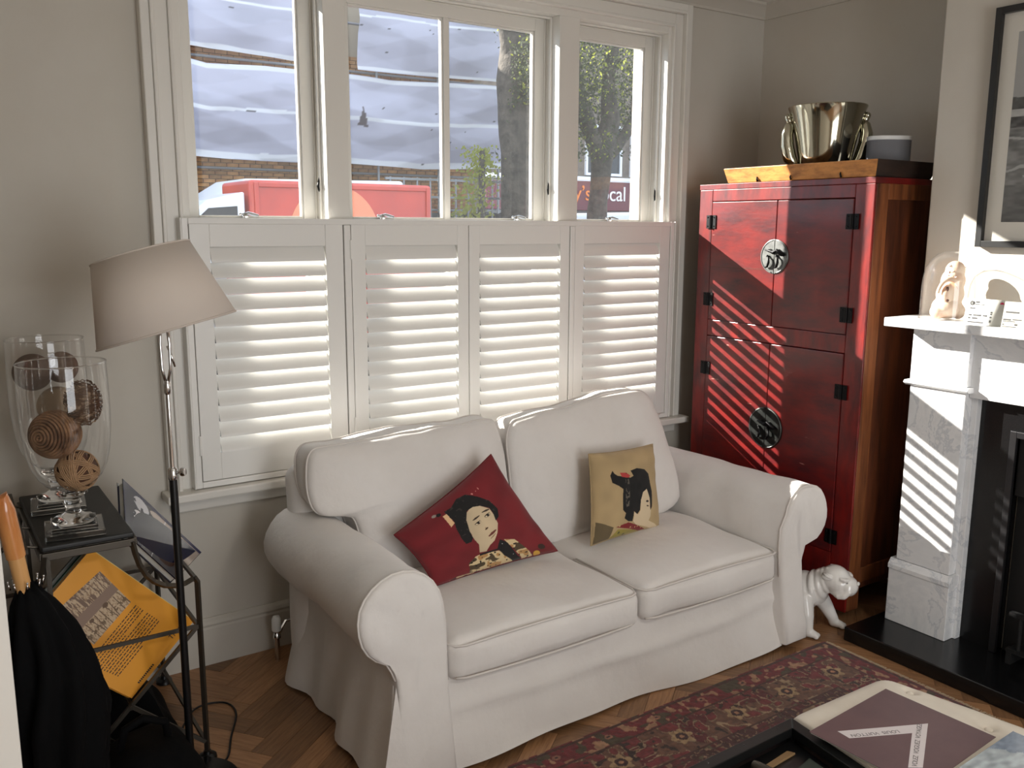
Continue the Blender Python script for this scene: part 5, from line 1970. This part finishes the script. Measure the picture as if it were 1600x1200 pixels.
so_ = shd.modifiers.new('thick', 'SOLIDIFY'); so_.thickness = .0018


def ring_at(h, r, w):
    q = Vector((0, 0, 1)).rotation_difference(axv)
    return G().tube([sc_ + q @ Vector((r * math.cos(t), r * math.sin(t), h)) for t in [2 * math.pi * k / 48 for k in range(48)]], w, 6, closed=True)


part('shade_ring', ring_at(.003, .1925, .0025), MT['lamp'], lp, smooth=True)
part('shade_ring', ring_at(.226, .1345, .0025), MT['lamp'], lp, smooth=True)
q = Vector((0, 0, 1)).rotation_difference(axv)
g = G()
for t in (0.3, 0.3 + 2 * math.pi / 3, .3 + 4 * math.pi / 3):
    g.tube([sc_ + q @ Vector((0, 0, .02)), sc_ + q @ Vector((.185 * math.cos(t), .185 * math.sin(t), .004))], .002, 6)
g.lathe([(.012, 0), (.019, .01), (.019, .05), (.014, .055)], sc_ + q @ Vector((0, 0, .0)), 14, ax=axv)
part('holder', g, MT['chrome'], lp, smooth=40)
part('bulb', G().lathe([(.013, 0), (.016, .01), (.028, .045), (.029, .06), (.02, .085), (0, .092)], sc_ + q @ Vector((0, 0, .055)), 18, ax=axv), MT['whiteplastic'], lp, smooth=True)
cb = [(-.955, -.66, .006), (-.93, -.50, .005), (-.86, -.36, .005), (-.80, -.32, .005), (-.73, -.35, .005), (-.72, -.44, .005), (-.78, -.58, .005), (-.83, -.70, .006), (-.90, -.73, .006)]
P_ = []
for i in range(len(cb) - 1):
    p0, p1, p2, p3 = [Vector(cb[max(0, min(len(cb) - 1, i + k))]) for k in (-1, 0, 1, 2)]
    for s_ in range(6):
        t = s_ / 6
        P_.append(.5 * ((2 * p1) + (p2 - p0) * t + (2 * p0 - 5 * p1 + 4 * p2 - p3) * t * t + (3 * p1 - p0 - 3 * p2 + p3) * t ** 3))
solo('power_cable', G().tube(P_, .0035, 6), MT['cable'], 'thin black cable looping over the wood floor behind the lamp pole', 'cable', smooth=True)

# ================================================================ SIDE TABLE WITH BOOK SLINGS
st = thing('side_table', 'bronze metal side table with a black leather top and book slings', 'table', (-1.18, -.36, 0))
BR = MT['bronze']
TY0, TY1 = -.655, -.07
TXL, TXR = -1.302, -1.052
g = rbox(TXL, TXR, TY0, TY1, .788, .806, .006, seg=.05)
part('top', g, MT['leather'], st, smooth=50)
g = G()
for yy in (TY0, TY1):
    g.bar((TXL, yy, .776), (TXR, yy, .776), .014, .022)
for xx in (TXL, TXR):
    g.bar((xx, TY0, .776), (xx, TY1, .776), .014, .022)
part('top_frame', g, BR, st, bevel=.002)


def flatbar(pts, w, t):
    g = G()
    for a_, b_ in zip(pts[:-1], pts[1:]):
        g.bar(a_, b_, w, t)
    return g


for yy in (TY0 - .002, TY1 + .002):
    for sg in (1, -1):
        xm = -1.177
        def mx_(x): return xm + sg * (x - xm)
        curve = [(-1.060, .778), (-1.054, .74), (-1.044, .70), (-1.028, .665), (-1.006, .638), (-.975, .618), (-.940, .610), (-.915, .612), (-.890, .622)]
        g = G().tube([(mx_(x), yy, z) for x, z in curve], .0125, 4, flat=.7)
        part('curved_arm', g, BR, st)
        g = G().tube([(mx_(-.888), yy, .626), (mx_(-.879), yy, .61), (mx_(-.879), yy, .012)], [.011, .0115, .0115], 4, flat=.8)
        part('leg', g, BR, st)
        part('foot', G().lathe([(.026, 0), (.030, .004), (.028, .014), (.014, .02), (.012, .03)], (mx_(-.879), yy, 0), 18), MT['black'], st, smooth=40)
        part('brace', G().bar((mx_(-.885), yy, .464), (mx_(-1.300), yy + (.001 if sg > 0 else -.001), .055), .010, .012), BR, st)
        part('brace', G().bar((mx_(-.885), yy - .004, .066), (mx_(-1.100), yy - .004, .258), .010, .012), BR, st)
    part('rail', G().bar((-.885, yy - .004, .464), (-1.47, yy - .004, .464), .008, .012), BR, st)
    part('post', G().bar((-1.288, yy, .77), (-1.288, yy, .464), .012, .012), BR, st)
for x_, z_ in ((-.885, .622), (-.885, .464), (-1.094, .245), (-1.468, .622), (-1.468, .464), (-1.26, .245), (-.885, .07), (-1.468, .07)):
    part('side_rail', G().bar((x_, TY0, z_), (x_, TY1, z_), .010, .012), BR, st)
part('outer_rail', G().bar((-1.345, TY0, .80), (-1.332, TY1, .812), .022, .014), BR, st)
for yy in (-.6, -.40, -.15):
    part('outer_peg', G().tube([(-1.34, yy, .80), (-1.303, yy, .79)], .004, 8), BR, st)


def slab(quad, th, off=0.0):
    q = [Vector(p) for p in quad]
    n = (q[1] - q[0]).cross(q[3] - q[0]).normalized()
    # n faces the viewer; thickness goes away from it
    if n.dot(cxyz - q[0]) < 0: n = -n
    return G().prism([p - n * off for p in q], -n * th), n, q


# yellow photo book: quad runs bottom-left, bottom, right, top
YQ = [(-1.390, -.605, .529), (-1.089, -.629, .265), (-.863, -.515, .419), (-1.149, -.476, .715)]
yb = thing('book', 'large yellow photography book with a sepia picture, tilted in the side table sling', 'book', (-1.1, -.55, .27))
g, n_, q_ = slab(YQ, .0025)
part('cover', g, MT['yellow'], yb)
e1 = (q_[1] - q_[0]).normalized(); e3 = (q_[2] - q_[1]).normalized()
inq = [q_[0] + e1 * .004 + e3 * .004, q_[1] - e1 * .004 + e3 * .004, q_[2] - e1 * .002 - e3 * .003, q_[3] + e1 * .002 - e3 * .003]
g, _, _ = slab(inq, .020, .0025)
part('pages', g, MT['paper'], yb)
g, _, _ = slab(YQ, .0025, .0225)
part('cover', g, MT['yellow'], yb)
sp_ = G().prism([q_[2], q_[3], q_[3] - n_ * .025, q_[2] - n_ * .025], (q_[2] - q_[1]).normalized() * .002)
part('spine', sp_, M('pale_yellow_spine', (226, 206, 130), .5), yb)


def bi(quad, u, v):
    a, b, c_, d = quad
    return a.lerp(b, u).lerp(d.lerp(c_, u), v)


def paint_sepia(u, v):
    c = np.zeros((len(u), 3))
    n = vnoise(u, v, 9, 1); n2 = vnoise(u * 2, v, 30, 2)
    c[:] = (196, 172, 142)
    c[n2 > .62] = (160, 132, 104)
    c[(v > .38) & (v < .60)] = (140, 116, 100)
    for k in range(9):
        x0 = .05 + k * .11
        m = np.abs(u - x0 - .10 * (v - .6) * ((k % 3) - 1)) < .008
        c[m & (v > .6)] = (96, 74, 54)
        c[inell(u, v, (x0, .84), .05, .05) & (n2 > .4)] = (112, 90, 66)
    m = (v < .38) & (vnoise(u * 4, v * .6, 16, 7) > .55); c[m] = (120, 96, 80)
    c[inell(u, v, (.35, .62), .06, .05)] = (104, 80, 60); c[inell(u, v, (.7, .64), .05, .04)] = (104, 80, 60)
    return c


# print on the cover: u runs along the lower left edge (0 = left corner), v towards the spine
def onq(u, v, off=.0006): return bi(q_, u, v) + n_ * off


# axes: 'reading' direction of the text runs up towards the spine
sheet_on('sepia_print', [onq(.16, .88, .0008), onq(.10, .34, .0008), onq(.49, .28, .0008), onq(.50, .80, .0008)][::1], 130, 90, MT['vcm'], paint_sepia, yb, off=0)
g = G()
rs = random.Random(11)
for k in range(12):
    u_ = .545 + k * .0225
    v0 = .10 + .012 * k * .2
    vv = v0
    end = .80 if k not in (4, 11) else .5
    while vv < end:
        w = rs.uniform(.012, .045)
        g.prism([onq(u_, vv, .0004), onq(u_ + .007, vv, .0004), onq(u_ + .007, min(end, vv + w), .0004), onq(u_, min(end, vv + w), .0004)], n_ * .0003)
        vv += w + .010
for k in range(11):
    vv = .16 + k * .022
    g.prism([onq(.955, vv, .0004), onq(.970, vv, .0004), onq(.970, vv + .015, .0004), onq(.955, vv + .015, .0004)], n_ * .0003)
part('small_print', g, MT['ink'], yb)['kind'] = 'stuff'
text('lettering', 'Travel', .024, MT['ink'], frame(onq(.955, .70), onq(.955, .95) - onq(.955, .70), -(onq(1, .8) - onq(.9, .8))), yb, ext=.0001)
Sx = (q_[2] - q_[3]).normalized()
ups = (q_[2] - q_[1]).normalized()
o_ = q_[3] + Sx * .030 - n_ * .0215 + ups * .0024
text('lettering', 'PHOTO', .021, MT['ink'], frame(o_, Sx, n_), yb, ext=.0001, font_scale=(1.35, 1))
text('lettering', 'IA AV', .018, MT['ink'], frame(o_ + Sx * .21, Sx, n_), yb, ext=.0001, font_scale=(1.2, 1))


def back_book(lab, off, th, rise, mat, shrink=0.0, slide=0.0):
    q = [p - n_ * off + ups * rise + Sx * slide for p in q_]
    q[0] = q[0] + (q[3] - q[0]) * shrink; q[1] = q[1] + (q[2] - q[1]) * shrink
    t = thing('book', lab, 'book', tuple(q[1]))
    g = G().prism(q, -n_ * .002).prism([p - n_ * (th - .002) for p in q], -n_ * .002)
    g.prism([q[2], q[3], q[3] - n_ * th, q[2] - n_ * th], ups * .0015)
    part('cover', g, mat, t)
    inn = [q[0] + ups * .004 + Sx * .004, q[1] + ups * .004 - Sx * .004, q[2] - Sx * .004 - ups * .001, q[3] + Sx * .004 - ups * .001]
    part('pages', G().prism([p - n_ * .002 for p in inn], -n_ * (th - .004)), MT['paper'], t)
    return t


back_book('pale mint-white book standing directly behind the yellow book', .0262, .022, .004, MT['pagewhite'], .1)
back_book('teal green book third in the sling, behind the mint-white one', .0495, .020, .010, MT['teal'], .1)
back_book('grey book behind the teal one, partly under the dark glossy book', .071, .016, .020, M('grey_cover', (128, 130, 126), .5), .25, -.01)

BQ = [(-1.044, -.475, .745), (-.910, -.513, .575), (-.793, -.387, .603), (-1.012, -.299, .879)]
bb = thing('book', 'glossy dark navy book with white and flesh-toned cover art, highest in the sling', 'book', (-.95, -.4, .54))
g, nb2, qb = slab(BQ, .0025, .0008)
part('cover', g, M('navy_gloss', (14, 18, 44), .15, coat=.5), bb)
inq = [bi(qb, .02, .03), bi(qb, .98, .03), bi(qb, .985, .97), bi(qb, .02, .97)]
part('pages', G().prism([p - nb2 * .0033 for p in inq], -nb2 * .022), MT['paper'], bb)
part('cover', G().prism([p - nb2 * .0255 for p in qb], -nb2 * .0025), bpy.data.materials['navy_gloss'], bb)


def paint_navy(u, v):
    c = np.zeros((len(u), 3)) + np.array([16, 20, 46.])
    n = vnoise(u, v, 7, 2); n2 = vnoise(u, v, 20, 3)
    m = (u > .30); c[m] = np.array([78, 76, 80.])
    m = (u + .2 * n > .52) & (v > .25); c[m] = np.array([158, 146, 136.]) + (60 * (n[m] - .5))[:, None]
    m = inell(u, v, (.27, .46), .12, .20, 20); c[m & (n2 > .15)] = (214, 212, 214)
    m = inell(u, v, (.24, .80), .10, .13, 20); c[m & (n2 > .2)] = (190, 190, 196)
    m = inell(u, v, (.52, .52), .06, .10); c[m] = (170, 120, 92)
    m = inell(u, v, (.68, .42), .12, .17, 20); c[m] = (206, 176, 158)
    m = inell(u, v, (.70, .22), .16, .14); c[m] = (62, 42, 34)
    m = inell(u, v, (.80, .40), .05, .16); c[m] = (52, 40, 36)
    c[np.abs(u - .5 - .05 * v) < .004] = (210, 210, 214)
    m = (v > .93) | (u < .03); c[m] = (12, 16, 60)
    return c


sheet_on('cover_art', [bi(qb, 0.005, 0.005), bi(qb, .995, .005), bi(qb, .995, .995), bi(qb, .005, .995)], 130, 90, MT['vcg'], paint_navy, bb)

# ---------------------------------------------------------------- glass hurricane vases
def vase(lab, cx, cy, z0, R_, H, grp='tall glass vases on the side table'):
    t = thing('glass_vase', lab, 'vase', (cx, cy, z0), grp)
    s_ = R_ / .12
    b = H - .51
    pr = [(.018, .128), (.042, .132), (.068, .148), (.088, .172), (.104, .205), (.114, .25), (.1205, .31), (.1225, .37), (.122, .44 + b), (.120, .505 + b), (.1205, .51 + b), (.1185, .511 + b)]
    part('bowl', G().lathe([(r * s_, z) for r, z in pr], (cx, cy, z0), 56, cap=False), MT['clear'], t, smooth=True)
    part('lip', G().tube([(cx + .1195 * s_ * math.cos(a), cy + .1195 * s_ * math.sin(a), z0 + H) for a in [2 * math.pi * k / 56 for k in range(56)]], .0022, 6, closed=True), MT['crystal'], t, smooth=True)
    st_ = [(0, .031), (.058, .032), (.060, .040), (.052, .046), (.034, .050), (.022, .060), (.019, .075), (.026, .088), (.021, .098), (.030, .108), (.044, .118), (.044, .124), (.020, .128), (0, .129)]
    part('stem', G().lathe(st_, (cx, cy, z0), 32, cap=False), MT['crystal'], t, smooth=40)
    g = G()
    a_ = Matrix.Rotation(math.radians(-6), 4, 'Z')
    for h0, h1, w in ((.001, .018, .080), (.0185, .031, .062)):
        gg = G().box(-w, w, -w, w, h0, h1)
        g.add([Vector((cx, cy, z0)) + (a_ @ Vector(v)) for v in gg.v], gg.f)
    part('base', g, MT['crystal'], t, bevel=.002)
    return t


vase('tall clear glass vase on a stepped square foot, at the front of the side table', -1.198, -.548, .806, .12, .51)
vase('tall clear glass vase standing behind the front one', -1.205, -.265, .806, .112, .55)


def ball_thing(lab, c, r, kind, sc3=(1, 1, 1), seed=0):
    t = thing('decorative_ball', lab, 'ornament', tuple(c), 'natural decorative balls in the glass vases')
    c = Vector(c)
    rs = random.Random(seed)
    if kind == 'rope':
        part('core', G().sph(c, r * .93, 20, 14), MT['canebrown'], t, smooth=True)
        g = G()
        ax = (Vector((-.72, -.70, .06))).normalized()
        q = Vector((0, 0, 1)).rotation_difference(ax)
        P_ = []
        N_ = 26 * 22
        for k in range(N_):
            ph = math.pi * .98 * k / N_ + .02
            a = 2 * math.pi * k / 26
            P_.append(c + q @ (Vector((math.sin(ph) * math.cos(a), math.sin(ph) * math.sin(a), math.cos(ph))) * r * .97))
        g.tube(P_, r * .062, 6)
        part('rope', g, MT['wicker'], t, smooth=True)
    elif kind == 'twig':
        part('core', G().sph(c, (r * sc3[0] * .9, r * sc3[1] * .9, r * sc3[2] * .9), 18, 12), MT['wickerd'], t, smooth=True)
        g = G()
        for k in range(60):
            n = Vector((rs.gauss(0, .25), rs.gauss(0, .25), 1)).normalized()
            a = n.orthogonal().normalized(); b = n.cross(a)
            h = rs.uniform(-.85, .85)
            rr = math.sqrt(1 - h * h)
            ph = rs.uniform(0, 6.28); L = rs.uniform(1.2, 4)
            P_ = []
            for i in range(14):
                th = ph + L * i / 13
                p = (a * math.cos(th) + b * math.sin(th)) * rr + n * h
                P_.append(c + Vector((p.x * sc3[0], p.y * sc3[1], p.z * sc3[2])) * r * rs.uniform(.96, 1.06))
            g.tube(P_, .0016, 5)
        part('twigs', g, MT['wickerd'], t, smooth=True)
    elif kind == 'cane':
        part('core', G().sph(c, r * .95, 20, 14), MT['canebrown'], t, smooth=True)
        g = G()
        for k in range(11):
            n = Vector((rs.gauss(0, 1), rs.gauss(0, 1), rs.gauss(0, 1))).normalized()
            a = n.orthogonal().normalized(); b = n.cross(a)
            for off in (-.09, 0, .09):
                rr = math.sqrt(1 - off * off)
                P_ = [c + ((a * math.cos(2 * math.pi * i / 30) + b * math.sin(2 * math.pi * i / 30)) * rr + n * off) * r * (1.0 + .02 * (k % 3)) for i in range(30)]
                g.tube(P_, .0024, 5, closed=True)
        part('cane', g, MT['cane'], t, smooth=True)
    else:
        part('ball', G().sph(c, r, 24, 16), kind, t, smooth=True)
    return t


F_ = Vector((-1.198, -.548, .806))
Bv = Vector((-1.205, -.265, .806))
tw = Vector((-.12, -.99, 0))
ball_thing('coiled brown rope ball, larger and left in the front vase', F_ + Rv * -.034 + Vector((0, 0, .300)) + tw * .02, .070, 'rope', seed=1)
ball_thing('ball woven from pale cane strips, lowest in the front vase', F_ + Rv * .022 + Vector((0, 0, .186)) + tw * .0, .058, 'cane', seed=2)
ball_thing('dark twig ball, highest and right in the front vase', F_ + Rv * .056 + Vector((0, 0, .388)) + tw * -.02, .050, 'twig', (1, 1, 1.35), 3)
ball_thing('smooth pale tan ball in the rear vase', Bv + Rv * .026 + Vector((0, 0, .335)), .062, M('tan_ball', (172, 150, 122), .8), seed=4)
ball_thing('dark brown ball at the left of the rear vase', Bv + Rv * -.045 + Vector((0, 0, .448)) + tw * .035, .058, M('brown_ball', (92, 70, 56), .85, bump=(60, .5, .004)), seed=5)
ball_thing('brown knobbly ball at the right of the rear vase', Bv + Rv * .047 + Vector((0, 0, .455)) + tw * -.035, .050, M('mid_brown_ball', (112, 90, 76), .85, bump=(60, .5, .004)), seed=6)
for nm_, p_, r_ in (('pale ball low in the rear vase, hidden behind the rope ball', Bv + Rv * .0 + Vector((0, 0, .225)), .052),):
    ball_thing(nm_, p_, r_, M('tan_ball_low', (150, 128, 102), .85), seed=7)

# ---------------------------------------------------------------- umbrella and bag
um = thing('umbrella', 'folded black umbrella with an amber wooden handle leaning at the left edge', 'umbrella', (-1.33, -1.06, 0))
h0, h1 = Vector((-1.412, -1.10, 1.085)), Vector((-1.382, -1.09, .842))
md = h0.lerp(h1, .60)
part('handle', G().tube([h0 + Vector((-.02, 0, -.012)), h0, h0.lerp(md, .2), h0.lerp(md, .6), md], [.012, .020, .0225, .0225, .0215], 18), MT['handle'], um, smooth=40)
part('ferrule', G().tube([md, h1, h1 + (h1 - h0).normalized() * .05], [.0185, .0175, .012], 18), MT['handle2'], um, smooth=40)
g = G()
top = h1 + Vector((.004, 0, .02)); bot = Vector((-1.325, -1.05, .015))
axu = (bot - top)
NR, NA = 40, 48
for i in range(NR + 1):
    t = i / NR
    r = np.interp(t, [0, .05, .12, .28, .42, .6, .8, 1], [.020, .045, .066, .092, .100, .090, .070, .030])
    c_ = top + axu * t
    if t < .3: c_ = c_ + Rv * (.035 * math.sin(min(1, t / .3) * math.pi / 2))
    else: c_ = c_ + Rv * (.035 * (1 - (t - .3) / .7))
    for k in range(NA):
        a = 2 * math.pi * k / NA
        tw_ = 1.2 * t
        rr = r * (1 + .20 * math.cos(8 * (a + tw_)) * min(1, t * 5) + .10 * noise.noise(Vector((math.cos(a) * 2, math.sin(a) * 2, t * 6))))
        g.v.append((c_.x + rr * math.cos(a), c_.y + rr * math.sin(a) * .8, c_.z + .012 * math.cos(8 * (a + tw_)) * (i == 0)))
for i in range(NR):
    for k in range(NA):
        l = (k + 1) % NA
        g.f.append((i * NA + k, (i + 1) * NA + k, (i + 1) * NA + l, i * NA + l))
g.f.append(tuple(range(NA))); g.f.append(tuple(reversed([NR * NA + k for k in range(NA)])))
part('canopy', g, MT['fabricblack'], um, smooth=True)
g = G()
for k in range(8):
    a = 2 * math.pi * k / 8
    p = top + Vector((math.cos(a) * .034, math.sin(a) * .028, -.004))
    g.tube([p, p + Vector((math.cos(a) * .004, math.sin(a) * .004, .018))], [.0022, .0016], 6)
    g.sph(p + Vector((math.cos(a) * .004, math.sin(a) * .004, .020)), .003, 8, 6)
part('rib_tips', g, MT['chrome'], um, smooth=True)

bg_ = thing('bag', 'slumped black fabric bag on the floor under the side table', 'bag', (-1.2, -.85, 0))
g = rbox(-1.215, -.965, -1.02, -.690, .004, .22, .09, seg=.03, bulge=(.02, .02, .03), amp=.03, freq=6, sd=2)
part('body', g, MT['fabricblack'], bg_, smooth=True)
g = G().tube([(-1.17, -.84, .21), (-1.15, -.85, .29), (-1.10, -.85, .31), (-1.04, -.85, .28), (-1.03, -.84, .21)], .012, 8)
part('strap', g, MT['fabricblack'], bg_, smooth=True)
b2 = thing('bag', 'black shopping bag standing behind the crossed bars of the side table', 'bag', (-1.15, -.35, 0))
g = G()
A1 = [(-1.44, -.56, .003), (-.915, -.56, .003), (-.915, -.20, .003), (-1.44, -.20, .003)]
A2 = [(-1.40, -.48, .215), (-1.02, -.48, .215), (-1.02, -.26, .215), (-1.40, -.26, .215)]
N_ = 14
vs = []
for j in range(N_ + 1):
    t = j / N_
    loop = []
    for i in range(4):
        a, b = Vector(A1[i]).lerp(Vector(A2[i]), t), Vector(A1[(i + 1) % 4]).lerp(Vector(A2[(i + 1) % 4]), t)
        for k in range(12):
            p = a.lerp(b, k / 12)
            p += cloth_n(p + Vector((5, 5, 5)), 8, .022) * math.sin(math.pi * min(1, t + .15))
            loop.append(p)
    vs.append(loop)
for lo2 in vs: g.v += [tuple(p) for p in lo2]
for j in range(N_):
    for k in range(48):
        l = (k + 1) % 48
        g.f.append((j * 48 + k, j * 48 + l, (j + 1) * 48 + l, (j + 1) * 48 + k))
g.f.append(tuple(reversed(range(48)))); g.f.append(tuple(N_ * 48 + k for k in range(48)))
part('body', g, MT['fabricblack'], b2, smooth=60)
part('handle', G().tube([(-1.30, -.37, .22), (-1.28, -.37, .30), (-1.20, -.37, .30), (-1.18, -.37, .22)], .008, 6), MT['fabricblack'], b2, smooth=True)

# open door leaf at the left edge of the view
d1 = struct('door_1', G().box(XL + .01, -1.452, -1.642, -1.602, .012, 2.03), MT['white'], bevel=.003)
g = G()
g.lathe([(.026, 0), (.027, .004), (.012, .006), (.011, .03), (.022, .036), (.027, .05), (.022, .064), (0, .068)], (-1.53, -1.602, .98), 20, ax=(0, 1, 0))
part('door_handle', g, MT['chrome'], d1, smooth=40)
